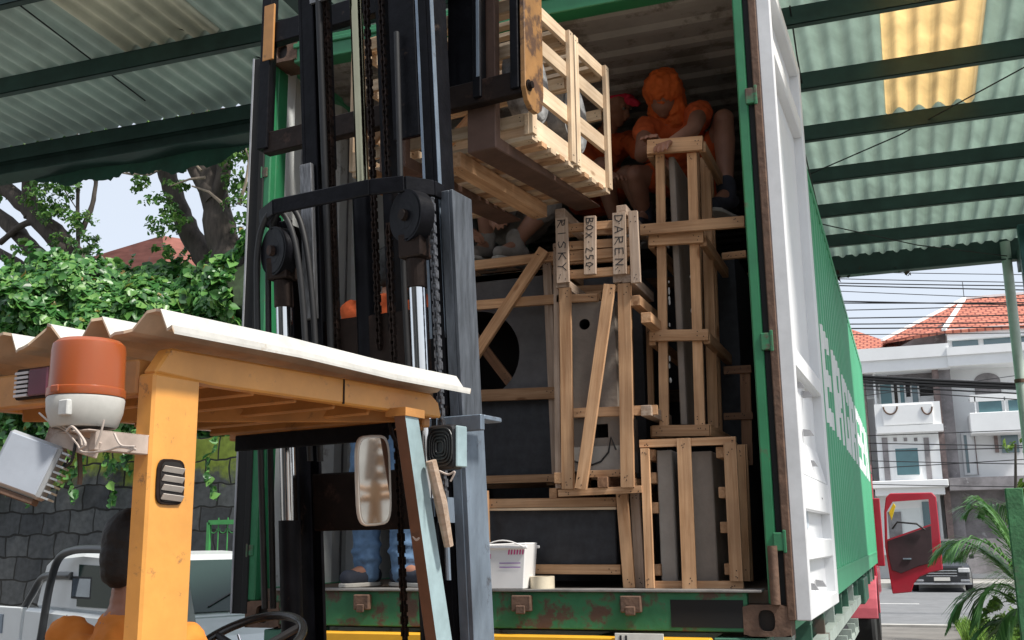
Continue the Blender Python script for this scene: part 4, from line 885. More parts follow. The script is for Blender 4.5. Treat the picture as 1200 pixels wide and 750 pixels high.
# work lamp tipped forward on the left
c = L(38, 557, b=-1.66)
wl2 = bpy.data.objects.new('work_lamp', None); COL.objects.link(wl2); wl2.parent = fk; wl2.location = c; wl2.rotation_euler = (math.radians(-6), math.radians(20), math.radians(30))
GL = mat('lamp_grey_face', (.36, .39, .44), .25, .1, var=.08, scale=12)
MB().box((-.075, -.022, -.042), (.04, .022, .072)).build('lamp_body', mat('lamp_housing_grey', (.33, .34, .35), .45, .4, var=.2, scale=12), wl2, .006)
MB().box((-.068, -.0255, -.036), (.033, -.0215, .066)).build('lens', GL, wl2, .003)
for k in range(8): MB().box((.041, -.016, -.036+k*.0135), (.057, .018, -.032+k*.0135)).build('cooling_fin', mat('bare_aluminium', (.55, .55, .54), .35, .7, var=.2), wl2)
MB().box((-.085, -.018, -.055), (.03, .018, -.0425)).build('bracket', RUST, wl2, .002)
# tail lamp on the rear beam
c = L(42, 449, b=-1.49)
tl = fl(MB().box((c.x-.062, -1.497, c.z-.036), (c.x+.062, -1.4825, c.z+.036)), 'tail_lamp', BLACKB, .003)
fl(MB().box((c.x-.008, -1.506, c.z-.032), (c.x+.058, -1.4975, c.z+.032)), 'red_lens', mat('dark_red_lens', (.10, .02, .035), .2, var=.2), .003, parent=tl)
for k in range(6): fl(MB().box((c.x-.058, -1.504, c.z-.031+k*.0105), (c.x-.011, -1.4975, c.z-.025+k*.0105)), 'reflector_rib', mat('pale_lens', (.45, .42, .42), .25), parent=tl)
# mirror on its cross bar
p, q = L(276, 520, b=-.50), L(462, 505, b=-.50)
fl(MB().bar((p.x, -.50, p.z), (q.x-.02, -.50, p.z+.004), .012, .052, (0, 0, 1)).bar((q.x-.03, -.50, p.z), (q.x+.02, -.5, p.z+.05), .012, .03, (0, 0, 1)), 'mirror_bar', BLACKM, .004)
hoseP = [(q.x-.01, -.51, p.z+.03), (q.x+.0, -.51, p.z-.01), (q.x+.02, -.50, p.z-.05), (q.x+.045, -.47, p.z-.09)]
fl(MB().tube(hoseP, .006, 8), 'mirror_stay', BLACKB)
c = L(438.5, 563, b=-.55); hw, hh = .053, .132
def sup(hw, hh, n_=28, e=.42): return [(hw*math.copysign(abs(math.cos(2*math.pi*k/n_))**e, math.cos(2*math.pi*k/n_)), hh*math.copysign(abs(math.sin(2*math.pi*k/n_))**e, math.sin(2*math.pi*k/n_))) for k in range(n_)]
mr_ = bpy.data.objects.new('mirror', None); COL.objects.link(mr_); mr_.parent = fk; mr_.location = c; 
_m = LW(c); _n = ((Vector(CAM)-_m).normalized()+(Vector((5.75, -3.6, .95))-_m).normalized()).normalized(); _n = Matrix.Rotation(FH, 3, 'Z') @ _n
mr_.rotation_euler = (_n.to_track_quat('-Y', 'Z').to_matrix() @ Matrix.Rotation(math.radians(-5), 3, 'Y')).to_euler()
MB().prism(sup(hw, hh), .022, (0, 0, 0)).build('mirror_shell', mat('tan_mirror_rim', (.62, .58, .52), .4, .2, var=.2), mr_, .004)
MB().prism(sup(hw-.008, hh-.008), .002, (0, -.0022, 0)).build('mirror_glass', mat('silvered_glass', (.78, .79, .78), .04, 1, var=.03), mr_)
# rear-facing lamp with ribbed back at the front right
c = L(516, 524, b=-.47); lp = bpy.data.objects.new('work_lamp', None); COL.objects.link(lp); lp.parent = fk; lp.location = c; lp.rotation_euler = (0, 0, math.radians(-6))
MB().prism(sup(.052, .066, 28, .3), .05, (0, 0, 0)).build('lamp_body', mat('ribbed_black_aluminium', (.03, .03, .032), .4, .4, var=.3), lp, .006)
for k in range(5):
    r_o = .046-.008*k; P = sup(r_o, r_o*1.2, 28, .6); MB().tube([(x, -.004, z) for x, z in P+[P[0]]], .0028, 6).build('cooling_fin', mat('dark_aluminium', (.05, .05, .05), .4, .6), lp)  # fin rings in thin dark metal
MB().box((.0535, -.0, -.06), (.062, .05, .06)).build('lamp_side', mat('lit_pale_blue_worn_paint', (.3, .4, .42)), lp, .003)
p, q = L(505, 540, b=-.50), L(526, 640, b=-.42)
fl(MB().tube([p, (p+q)/2+Vector((.004, 0, 0)), q], [.016, .019, .014], 8), 'lamp_stick', WOODG)
wire([(515, 552), (525, 556), (533, 553), (528, 564)], -.50, .003); wire([(484, 600), (482, 620), (487, 632), (492, 630)], -.50, .004)
# flat steel bracket on the mast's right rail
p, q = L(512, 500, b=-.12), L(571, 498, b=-.12)
fl(MB().box((p.x+.02, -.16, p.z-.026), (q.x, -.135, p.z+.026)).box((q.x-.06, -.135, p.z+.010), (q.x, -.02, p.z+.026)), 'mast_bracket', STEELB, .003)
# body, cowl, seat, wheels
fl(MB().prism([(-2.35, .35), (-1.62, .35), (-1.62, 1.02), (-1.9, 1.12), (-2.25, 1.05), (-2.38, .85)], .96, (-.50, 0, 0), (0, 1, 0), (0, 0, 1), (1, 0, 0)), 'counterweight', ORANGED, .03, parent=fk)
fl(MB().box((-.48, -1.615, .38), (.46, -.95, .92)), 'engine_cover', ORANGED, .02)
fl(MB().box((-.48, -.95, .32), (.46, -.20, .48)).box((-.42, -.38, .48), (.40, -.22, 1.12)), 'cowl', ORANGED, .015)
fl(MB().box((-.26, -1.42, .925), (.20, -.98, 1.03)).box((-.24, -1.44, 1.03), (.18, -1.34, 1.36)), 'seat', mat('black_vinyl', (.02, .02, .02), .5), .03)
for a, b, r in ((-.52, -.30, .34), (.50, -.30, .34), (-.50, -1.95, .27), (.48, -1.95, .27)):
    o = fl(MB().lathe([(r*.55, -.09), (r*.93, -.09), (r, -.06), (r, .06), (r*.93, .09), (r*.55, .09)], (a, b, r), (1, 0, 0), 32), 'wheel', RUBBER, smooth=True)
    fl(MB().lathe([(0, -.05), (r*.3, -.06), (r*.5, -.095), (r*.55, -.092), (r*.55, .092), (r*.5, .095), (r*.3, .06), (0, .05)], (a, b, r), (1, 0, 0), 24), 'rim', ORANGED, smooth=True, parent=o)
# steering wheel
c = L(288, 757, b=-.72); axn = Vector((0, -.45, .9)).normalized(); ex = Vector((1, 0, 0)); ey = axn.cross(ex)
P = [c+(ex*math.cos(2*math.pi*k/40)+ey*math.sin(2*math.pi*k/40))*.165 for k in range(41)]
sw = fl(MB().tube(P, .013, 10), 'steering_wheel', mat('glossy_black_plastic', (.015, .015, .015), .25), smooth=True)
fl(MB().tube([P[5], c-axn*.03], .011, 8).tube([P[18], c-axn*.03], .011, 8).tube([P[30], c-axn*.03], .011, 8), 'spokes', RUBBER, parent=sw)
fl(MB().tube([c-axn*.03, c-axn*.45], .022, 12), 'steering_column', BLACKM)
fl(MB().tube([c+Vector((-.02, 0, .01)), c+Vector((-.03, .0, .03))], .004, 8), 'hub_lever', CHROME, parent=sw)
#======================================================================= people
def person(name, label, J, cloth, skin=SKIN, vox=.0075, shoes=True, hands=None, headdir=(0, -1, 0), cap=None, sleeves=.5, trouser=1.0, shoe_m=None, hair=True, hr=.098, face=True):
    """J: joints in world coordinates"""
    J = {k: Vector(v) for k, v in J.items()}; root = empty(name, (J['pelvis'].x, J['pelvis'].y, min(v.z for v in J.values())), 0, label, 'person')
    o0 = Vector(root.location)
    def put(mb, nm, m, v=vox, sm=4): mb.v = [tuple(Vector(p)-o0) for p in mb.v]; return remesh(mb, nm, m, root, v, sm)
    b = MB(); hd = Vector(headdir).normalized(); nb = J['neck']; h = J['head']; up = (h-nb).normalized(); sd_ = hd.cross(up).normalized(); fw = up.cross(sd_).normalized(); fw = fw if fw.dot(hd) > 0 else -fw
    b.caps(nb, h-up*.03, .052, .05, 10)
    # skull and face
    b.sph(h+up*.015, hr, 16, 0, (.86, .98, 1.05)); b.sph(h+fw*.03-up*.045, hr*.68, 14); b.sph(h+fw*.055-up*.085, hr*.34, 10)
    if face:
        b.sph(h+fw*.098-up*.012, .013, 8); b.sph(h+fw*.108-up*.03, .016, 8); b.sph(h+fw*.092-up*.062, .016, 8, 0, (1.3, 1, .5)); b.sph(h+fw*.082+up*.022, .022, 8)
        for e in (-1, 1): b.sph(h+sd_*e*.085-up*.01, .022, 8, 0, (.6, .9, 1.2)); b.sph(h+fw*.078+sd_*e*.03+up*.02, .02, 8)
    b.caps(J['neck']-up*.03, J['chest'], .07, .105); b.caps(J['chest'], J['pelvis'], .115, .11)
    for s_ in 'lr':
        b.caps(J['chest']+(J['sh'+s_]-J['chest'])*.3, J['sh'+s_], .07, .052); b.caps(J['sh'+s_], J['el'+s_], .050, .038); b.caps(J['el'+s_], J['wr'+s_], .038, .025)
        b.caps(J['pelvis'], J['hip'+s_], .10, .09); b.caps(J['hip'+s_], J['kn'+s_], .082, .055)
        mid = J['kn'+s_].lerp(J['an'+s_], .3); b.caps(J['kn'+s_], mid, .052, .056); b.caps(mid, J['an'+s_], .056, .036)
        ft = J['to'+s_]; b.caps(J['an'+s_]-Vector((0, 0, .02)), ft, .036, .028); b.caps(J['an'+s_]-Vector((0, 0, .02)), J['an'+s_]-(ft-J['an'+s_]).normalized()*.04-Vector((0, 0, .03)), .034, .032)
        # hand
        w = J['wr'+s_]; f = J.get('hn'+s_, w+(w-J['el'+s_]).normalized()*.09); d = (f-w).normalized(); pn = Vector((0, 0, 1)) if abs(d.z) < .8 else Vector((0, -1, 0)); sx = d.cross(pn).normalized(); pn = sx.cross(d).normalized()
        for k in range(-1, 3): b.caps(w, w+d*.085+sx*(k-.5)*.019, .018, .013, 8)
        for k, ln in zip(range(-1, 3), (.062, .072, .068, .052)):
            r0 = w+d*.085+sx*(k-.5)*.020; m1 = r0+d*ln*.45+sx*(k-.5)*.004-pn*.004; e1 = m1+d*ln*.30-pn*ln*.32; b.caps(r0, m1, .0105, .0095, 8); b.caps(m1, e1, .0095, .008, 8)
        th = w+d*.025-sx*.030*(1 if s_ == 'l' else -1); t1 = th+d*.035-sx*.02*(1 if s_ == 'l' else -1)-pn*.012; b.caps(w+d*.015, th, .015, .014, 8); b.caps(th, t1, .013, .011, 8); b.caps(t1, t1+d*.028-pn*.008, .011, .009, 8)
    put(b, 'body', skin, .0055 if face else vox, 2)
    # shirt
    c = MB(); c.caps(J['neck']-up*.055, J['chest'], .088, .128); c.caps(J['chest'], J['pelvis']+Vector((0, 0, .02)), .133, .13)
    for s_ in 'lr':
        c.caps(J['chest']+(J['sh'+s_]-J['chest'])*.3, J['sh'+s_], .085, .066); e = J['sh'+s_].lerp(J['el'+s_], sleeves if sleeves <= 1 else 1); c.caps(J['sh'+s_], e, .066, .06)
        if sleeves > 1: c.caps(J['el'+s_], J['el'+s_].lerp(J['wr'+s_], sleeves-1), .054, .045)
    for q in range(10):
        a_ = 2*math.pi*q/10; c.sph(J['neck']-up*.02+(fw*math.cos(a_)+sd_*math.sin(a_))*.062, .018, 8)
    put(c, 'shirt', cloth[0], .009, 2)
    t = MB(); t.caps(J['pelvis']+Vector((0, 0, .03)), J['pelvis'], .128, .122)
    for s_ in 'lr':
        t.caps(J['pelvis'], J['hip'+s_], .122, .108); k = min(1, trouser*2) ; t.caps(J['hip'+s_], J['hip'+s_].lerp(J['kn'+s_], k), .102, .078)
        if trouser > .5:
            e = J['kn'+s_].lerp(J['an'+s_], (trouser-.5)*2*1.06); t.caps(J['kn'+s_], e, .076, .062)
            if trouser >= .98:
                for q_ in range(3): cc = J['kn'+s_].lerp(J['an'+s_], .74+.09*q_); t.sph(cc+Vector((.006*(-1)**q_, -.004, 0)), .070, 12, 0, (1, 1, .35))
    put(t, 'trousers', cloth[1], .010, 2)
    if shoes:
        for s_ in 'lr':
            an, to = J['an'+s_], J['to'+s_]; d = (to-an); d.z = 0; d.normalize(); s1 = MB(); hl = an-d*.05-Vector((0, 0, .045)); tt = to+d*.01
            s1.caps(hl, tt+Vector((0, 0, -.002)), .042, .036); s1.caps(an+Vector((0, 0, .025)), an-Vector((0, 0, .04)), .052, .050); so_ = put(s1, 'shoe', shoe_m or SHOE, .008, 3)
            zb = min(hl.z, tt.z)-.045; sx = d.cross(Vector((0, 0, 1))); P = [hl-d*.045-sx*.02, hl-d*.045+sx*.02, hl+sx*.04, tt+sx*.042, tt+d*.035+sx*.02, tt+d*.035-sx*.02, tt-sx*.042, hl-sx*.04]
            mm = MB(); V = [(p.x, p.y, zb) for p in P]+[(p.x, p.y, zb+.02) for p in P]; V = [tuple(Vector(v)-o0) for v in V]
            mm.add(V, [tuple(range(8))[::-1], tuple(range(8, 16))]+[(k, (k+1) % 8, 8+(k+1) % 8, 8+k) for k in range(8)]); mm.build('shoe_sole', SOLE, so_, .004)
    if hair and not cap:
        hh_ = MB(); hh_.sph(h+up*.034-fw*.018, hr*1.035, 18, 0, (.90, .96, 1.0)); hh_.caps(h-fw*.045-up*.01, h-fw*.05-up*.045, .062, .05); put(hh_, 'hair', HAIR, .006, 1)
    if cap: 
        hh_ = MB(); cap(hh_, h, up, fw, sd_); put(hh_, 'head_cloth', cap.m, .007, 2)
    if face:
        for e in (-1, 1):
            ev = MB().sph(h+fw*.093+sd_*e*.031+up*.006-o0, .0105, 8); ev.sph(h+fw*.1005+sd_*e*.031+up*.006-o0, .0052, 6, 1); ev.build('eye', [EYE, HAIR], root, smooth=True)
    return root
def dxy(o, x=0, y=0, z=0): return Vector(o)+Vector((x, y, z))
# driver seated in the forklift, seen from behind
hc = LW(L(160, 650, b=-1.02)); hz_ = hc.z
F_ = FV; R__ = FR
def drv(a, b, z): return hc+R__*a+F_*b+Vector((0, 0, z))
person('person', 'driver in an amber orange shirt seated in the forklift, seen from behind the orange pillar',
  dict(head=drv(0, 0, 0), neck=drv(.0, -.02, -.16), chest=drv(.02, -.05, -.36), pelvis=drv(.02, -.10, -.66), shl=drv(-.20, -.03, -.225), shr=drv(.21, -.03, -.235), ell=drv(-.27, .08, -.47), elr=drv(.27, .10, -.47),
       wrl=drv(-.12, .27, -.37), wrr=drv(.18, .29, -.37), hnl=drv(-.06, .36, -.33), hnr=drv(.16, .38, -.34), hipl=drv(-.10, -.06, -.70), hipr=drv(.12, -.06, -.70), knl=drv(-.16, .36, -.62), knr=drv(.16, .36, -.62),
       anl=drv(-.15, .46, -1.02), anr=drv(.15, .46, -1.02), tol=drv(-.15, .60, -1.08), tor=drv(.15, .60, -1.08)), (DSHIRT, DARKC), SKIN, headdir=F_, sleeves=.75, hr=.088)
# worker standing on the sill behind the mast, jeans and dark shoes
def stand(px, Y, zf, dx=0):
    b = at(px, 600, Y=Y).x
    return b
zf = FLZ+.004; xx = at(446, 640, Y=.17).x; YY = .22
person('person', 'worker in blue jeans and orange shirt standing on the sill behind the mast',
  dict(head=(xx+.02, YY+.02, zf+1.50), neck=(xx+.01, YY+.0, zf+1.36), chest=(xx+.01, YY, zf+1.17), pelvis=(xx, YY, zf+.88), shl=(xx-.19, YY, zf+1.31), shr=(xx+.19, YY, zf+1.31), ell=(xx-.25, YY+.06, zf+1.05), elr=(xx+.24, YY+.08, zf+1.06),
       wrl=(xx-.20, YY+.26, zf+1.02), wrr=(xx+.20, YY+.28, zf+1.05), hipl=(xx-.085, YY, zf+.84), hipr=(xx+.085, YY, zf+.84), knl=(xx-.10, YY-.02, zf+.46), knr=(xx+.10, YY-.02, zf+.46),
       anl=(xx-.095, YY, zf+.095), anr=(xx+.095, YY, zf+.095), tol=(xx-.12, YY-.13, zf+.045), tor=(xx+.25, YY-.09, zf+.045)), (OSHIRT, JEANS), SKIN, headdir=(.3, .9, 0), sleeves=.9, face=False)
# worker in orange leaning over the tall crate
def hood(m, h, up, fw, sd_):
    m.sph(h+up*.022-fw*.0, .106, 18, 0, (.96, 1.02, 1.0)); m.sph(h+up*.0-fw*.03+sd_*.03, .098, 12); m.caps(h-fw*.06, h-fw*.05-up*.13, .075, .085); m.caps(h-fw*.02+sd_*.07+up*.02, h-fw*.03+sd_*.13-up*.16, .03, .02); m.caps(h+up*.10, h+up*.06-sd_*.07, .03, .035); m.caps(h-fw*.09+up*.03, h-fw*.16-up*.06, .03, .018); m.caps(h+sd_*.05-up*.05, h+sd_*.04-up*.14, .05, .07); m.caps(h-sd_*.05-up*.05, h-sd_*.04-up*.14, .05, .07)
hood.m = mat('orange_head_cloth', (.60, .11, .015), .85, var=.12, scale=9, bump=.4, bscale=16)
P_ = lambda x, y, Y: at(x, y, Y=Y)
person('person', 'worker in orange with an orange head cloth gripping the top of the tall crate',
  dict(head=P_(778, 108, .80), neck=P_(785, 138, .90), chest=P_(800, 165, 1.02), pelvis=P_(812, 212, 1.25), shl=P_(757, 150, .85), shr=P_(820, 132, .84), ell=P_(752, 182, .62), elr=P_(812, 152, .52),
       wrl=P_(768, 172, .40), wrr=P_(788, 166, .30), hnl=P_(764, 165, .34), hnr=P_(776, 170, .215), hipl=P_(795, 212, 1.2), hipr=P_(830, 212, 1.2), knl=P_(745, 205, .95), knr=P_(848, 140, .84),
       anl=P_(755, 250, 1.1), anr=P_(851, 222, .78), tol=P_(748, 262, .98), tor=P_(838, 240, .66)), (OSHIRT, OSHIRT), SKIN, headdir=(-.35, -.6, -1.0), face=False, cap=hood, sleeves=.28, trouser=.32, shoe_m=DARKC)
# worker with a pink-red cap behind the lifted crate
def redcap(m, h, up, fw, sd_):
    m.sph(h+up*.045-fw*.008, .102, 16, 0, (.92, 1, .72)); m.caps(h+up*.055+fw*.07, h+up*.05+fw*.15, .032, .018); m.caps(h+up*.06-fw*.05, h+up*.09-fw*.12, .04, .02)
redcap.m = REDC
person('person', 'worker wearing a pink red cap crouching behind the lifted crates, looking right',
  dict(head=P_(722, 122, 1.30), neck=P_(712, 156, 1.38), chest=P_(706, 180, 1.45), pelvis=P_(690, 232, 1.6), shl=P_(684, 168, 1.4), shr=P_(738, 166, 1.38), ell=P_(690, 205, 1.2), elr=P_(756, 178, 1.1),
       wrl=P_(715, 205, 1.0), wrr=P_(775, 188, .98), hipl=P_(684, 232, 1.55), hipr=P_(712, 232, 1.55), knl=P_(705, 195, 1.15), knr=P_(735, 205, 1.15),
       anl=P_(722, 262, 1.3), anr=P_(760, 262, 1.25), tol=P_(735, 272, 1.2), tor=P_(772, 270, 1.15)), (OSHIRT, OSHIRT), SKIN2, headdir=(.85, -.45, -.1), cap=redcap, sleeves=1.4, trouser=.35)
# worker squatting under the forks on the big crate
person('person', 'worker in grey trousers squatting on the big crate below the raised forks',
  dict(head=P_(560, 150, 1.15), neck=P_(566, 182, 1.15), chest=P_(578, 205, 1.18), pelvis=P_(600, 268, 1.25), shl=P_(540, 196, 1.10), shr=P_(610, 198, 1.10), ell=P_(532, 240, .9), elr=P_(600, 240, .9),
       wrl=P_(548, 268, .68), wrr=P_(582, 245, .72), hnl=P_(566, 282, .60), hnr=P_(584, 262, .66), hipl=P_(585, 262, 1.2), hipr=P_(618, 264, 1.2), knl=P_(570, 235, .80), knr=P_(642, 240, .85),
       anl=P_(570, 283, .85), anr=P_(604, 284, .82), tol=P_(556, 296, .70), tor=P_(586, 296, .70)), (OSHIRT, GREYC), SKIN2, headdir=(-.2, -.8, -.5), sleeves=.5, trouser=.62, shoe_m=GREYC, face=False)
#======================================================================= PART D: foliage
def leaf_mat(name, cols, trans=.35, rough=.45):
    m = bpy.data.materials.new(name); m.use_nodes = True; n = m.node_tree.nodes; l = m.node_tree.links; p = n['Principled BSDF']; o = n['Material Output']
    g = n.new('ShaderNodeNewGeometry'); r = n.new('ShaderNodeValToRGB'); r.color_ramp.interpolation = 'LINEAR'
    for i, c in enumerate(cols):
        e = r.color_ramp.elements[i] if i < 2 else r.color_ramp.elements.new(.5); e.color = (*c, 1)
    for i, e in enumerate(sorted(r.color_ramp.elements, key=lambda e: e.position)): pass
    k = len(cols)
    for i in range(k): r.color_ramp.elements[i].position = i/(k-1) if i < k else 1
    for i in range(k): r.color_ramp.elements[i].color = (*cols[i], 1)
    l.new(g.outputs['Random Per Island'], r.inputs[0]); l.new(r.outputs[0], p.inputs['Base Color']); p.inputs['Roughness'].default_value = rough
    t = n.new('ShaderNodeBsdfTranslucent'); l.new(r.outputs[0], t.inputs[0]); mx = n.new('ShaderNodeMixShader'); mx.inputs[0].default_value = trans
    l.new(p.outputs[0], mx.inputs[1]); l.new(t.outputs[0], mx.inputs[2]); l.new(mx.outputs[0], o.inputs[0]); MATS[name] = m; return m
def leaves(P, N, size, aspect=.75, jit=.5, heart=True):
    """P points, N normals -> folded leaf meshes (6 verts, 4 tris as 2 quads-ish)"""
    n = len(P); N = N+rng.normal(0, jit, (n, 3)); N /= np.linalg.norm(N, axis=1)[:, None]
    A = np.cross(N, rng.normal(0, 1, (n, 3))+np.array([0, 0, -.6])); A = np.cross(A, N); A += np.array([0, 0, -.4]); A -= (A*N).sum(1)[:, None]*N; A /= np.linalg.norm(A, axis=1)[:, None]
    B = np.cross(N, A); s = size*(.45+1.15*rng.rand(n, 1)**1.6); f = .18
    pts = [P-A*s*.5, P-A*s*.28+B*s*aspect*.5+N*s*f, P+A*s*.08+B*s*aspect*.46+N*s*f, P+A*s*.58, P+A*s*.08-B*s*aspect*.46+N*s*f, P-A*s*.28-B*s*aspect*.5+N*s*f]
    V = np.stack(pts, 1).reshape(-1, 3); o = np.arange(n)[:, None]*6
    F = np.concatenate([o+np.array([0, 3, 2, 1]), o+np.array([0, 5, 4, 3])]); return V, F
def clusters(cs, per, size, sq=(1, 1, .7), up=.5, aspect=.55):
    Ps = []; Ns = []
    for c, r in cs:
        k = int(per*(r/.4)**2); d = rng.normal(0, 1, (k, 3)); d /= np.linalg.norm(d, axis=1)[:, None]; rad = r*rng.uniform(.25, 1, (k, 1))**.6
        # clump the leaves on random twigs
        tw = rng.normal(0, 1, (max(4, k//14), 3)); tw /= np.linalg.norm(tw, axis=1)[:, None]; idx = rng.randint(0, len(tw), k); d = d*.35+tw[idx]; d /= np.linalg.norm(d, axis=1)[:, None]
        Ps.append(np.array(c)+d*rad*np.array(sq)); Ns.append(d*.6+np.array([0, -.2, up]))
    return leaves(np.concatenate(Ps), np.concatenate(Ns), size, aspect)
LEAF_V = leaf_mat('creeper_leaf', [(.02, .08, .02), (.04, .15, .03), (.08, .23, .045), (.20, .38, .09)], .30, .38)
LEAF_T = leaf_mat('tree_leaf', [(.03, .09, .02), (.06, .16, .035), (.11, .25, .05), (.20, .33, .08)], .45)
LEAF_Y = leaf_mat('dry_leaf', [(.30, .24, .05), (.35, .20, .06), (.22, .26, .05)], .4)
BARK = mat('grey_brown_bark', (.055, .044, .036), .9, var=.5, scale=5, bump=1.0, bscale=14, stretch=(3, 3, .6))
# --- block wall
WALLM = bpy.data.materials.new('mossy_block_wall'); WALLM.use_nodes = True; n_ = WALLM.node_tree.nodes; l_ = WALLM.node_tree.links; p_ = n_['Principled BSDF']
tc = n_.new('ShaderNodeTexCoord'); mp = n_.new('ShaderNodeMapping'); mp.inputs['Rotation'].default_value = (math.radians(90), 0, 0); l_.new(tc.outputs['Object'], mp.inputs[0])
nd = n_.new('ShaderNodeTexNoise'); nd.inputs['Scale'].default_value = 2.2; l_.new(tc.outputs['Object'], nd.inputs[0])
ma = n_.new('ShaderNodeMixRGB'); ma.blend_type = 'LINEAR_LIGHT'; ma.inputs[0].default_value = .10; l_.new(mp.outputs[0], ma.inputs[1]); l_.new(nd.outputs['Color'], ma.inputs[2])
bk_ = n_.new('ShaderNodeTexBrick'); bk_.inputs['Scale'].default_value = 1; bk_.inputs['Brick Width'].default_value = .42; bk_.inputs['Row Height'].default_value = .30; bk_.inputs['Mortar Size'].default_value = .014
bk_.inputs['Color1'].default_value = (.035, .038, .042, 1); bk_.inputs['Color2'].default_value = (.085, .09, .092, 1); bk_.inputs['Mortar'].default_value = (.015, .015, .014, 1); bk_.inputs['Mortar Smooth'].default_value = .3
l_.new(ma.outputs[0], bk_.inputs[0])
mn = n_.new('ShaderNodeTexNoise'); mn.inputs['Scale'].default_value = 1.6; mn.inputs['Detail'].default_value = 9; mn.inputs['Roughness'].default_value = .7; l_.new(tc.outputs['Object'], mn.inputs[0])
sx_ = n_.new('ShaderNodeSeparateXYZ'); l_.new(tc.outputs['Object'], sx_.inputs[0]); mr = n_.new('ShaderNodeMapRange'); mr.inputs[1].default_value = 2.0; mr.inputs[2].default_value = 2.75; mr.inputs[3].default_value = -.25; mr.inputs[4].default_value = .22
l_.new(sx_.outputs['Z'], mr.inputs[0]); ad = n_.new('ShaderNodeMath'); l_.new(mr.outputs[0], ad.inputs[0]); l_.new(mn.outputs[0], ad.inputs[1])
rm = n_.new('ShaderNodeValToRGB'); rm.color_ramp.elements[0].position = .48; rm.color_ramp.elements[1].position = .60; l_.new(ad.outputs[0], rm.inputs[0])
mx = n_.new('ShaderNodeMixRGB'); mx.inputs[2].default_value = (.16, .21, .03, 1); iv_ = n_.new('ShaderNodeMath'); iv_.operation = 'SUBTRACT'; iv_.inputs[0].default_value = 1; l_.new(bk_.outputs['Fac'], iv_.inputs[1]); mu_ = n_.new('ShaderNodeMath'); mu_.operation = 'MULTIPLY'; l_.new(iv_.outputs[0], mu_.inputs[0]); l_.new(rm.outputs[0], mu_.inputs[1]); l_.new(mu_.outputs[0], mx.inputs[0]); l_.new(bk_.outputs[0], mx.inputs[1])
n3 = n_.new('ShaderNodeTexNoise'); n3.inputs['Scale'].default_value = 14; n3.inputs['Detail'].default_value = 6; l_.new(tc.outputs['Object'], n3.inputs[0])
m3 = n_.new('ShaderNodeMixRGB'); m3.blend_type = 'OVERLAY'; m3.inputs[0].default_value = .7; l_.new(mx.outputs[0], m3.inputs[1]); l_.new(n3.outputs[0], m3.inputs[2]); l_.new(m3.outputs[0], p_.inputs['Base Color'])
p_.inputs['Roughness'].default_value = .9; bm_ = n_.new('ShaderNodeBump'); bm_.inputs['Strength'].default_value = .8; bm_.inputs['Distance'].default_value = .02; l_.new(bk_.outputs['Fac'], bm_.inputs['Height']); bm_.invert = True; l_.new(bm_.outputs[0], p_.inputs['Normal'])
WY = 7.0
o = MB().box((-16, WY, 0), (-4.95, WY+.2, 2.98)).build('block_wall', WALLM); tag(o, 'old mossy wall of rough grey blocks behind the white pickup', 'wall')
# --- creeper
def vine_y(x, z): return WY+.9-.55*np.sin((z-2.6)*.95)+.35*np.sin(x*1.7+z*1.3)+.22*np.sin(x*3.9-z*2.2)+.12*np.sin(x*8+z*6)
def vine_top(x): return 5.85+.18*np.sin(x*1.3+.8)+.14*np.sin(x*3.1)+.10*np.sin(x*7.3)
n = 30000; X = rng.uniform(-13.5, -5.35, n); tp = vine_top(X); Z = 2.75+(tp-2.75)*rng.uniform(0, 1, n)**.85
Yv = vine_y(X, Z)+rng.uniform(-.03, .16, n)+np.clip(Z-(tp-.5), 0, 1)*.9
lo = 2.75+.25*np.sin(X*2.3)+.2*np.sin(X*5.1); k = Z > lo
e = .02; dyx = (vine_y(X+e, Z)-vine_y(X-e, Z))/(2*e); dyz = (vine_y(X, Z+e)-vine_y(X, Z-e))/(2*e); Nn = np.stack([dyx*.7, -np.ones(n), dyz*.7+.55], 1)
P = np.stack([X, Yv, Z], 1)[k]; V, F = leaves(P, Nn[k], .118, .9, .42)
# extra loose strands hanging over the wall and above the crown
st = []; sn = []
for i in range(80):
    x = rng.uniform(-13, -5.1); z0 = rng.uniform(2.9, 3.4); ln = rng.uniform(.2, 1.0); kk = int(ln*34)
    t = np.linspace(0, 1, kk); st.append(np.stack([x+.08*np.sin(t*6+i), np.full(kk, WY-.08)+rng.uniform(-.05, .05, kk)-.05, z0-t*ln], 1)); sn.append(np.tile([0, -1, .4], (kk, 1)))
for i in range(50):
    x = rng.uniform(-13, -5.5); z0 = vine_top(x)-.1; ln = rng.uniform(.1, .45); kk = int(ln*40)+3
    t = np.linspace(0, 1, kk); st.append(np.stack([x+t*ln*rng.uniform(-1, 1), vine_y(x, z0)+.4+0*t, z0+t*ln], 1)); sn.append(np.tile([0, -.5, 1], (kk, 1)))
V2, F2 = leaves(np.concatenate(st), np.concatenate(sn), .10, .85, .5)
V = np.concatenate([V, V2]); F = np.concatenate([F, F2+len(P)*6]); mi = (rng.rand(len(V)//6) < .012).astype(int); n1 = len(P); mi_f = np.concatenate([mi[:n1], mi[:n1], mi[n1:], mi[n1:]])
vr = empty('creeper', (-9, WY+.6, 0), 0, 'dense green creeper with broad leaves covering the top of the block wall', 'creeper')
o = fast('leaves', V-np.array([-9, WY+.6, 0]), F, [LEAF_V, LEAF_Y], vr, mi_f)
xs = np.linspace(-13.6, -5.3, 70); zs = np.linspace(2.5, 1, 14); V = []
for zi in range(14):
    t = zi/13
    for x in xs: tp_ = vine_top(x)-.12; z = 2.6+(tp_-2.6)*t; V.append((x+9, vine_y(x, z)+.17+.6*t**6-WY-.6, z))
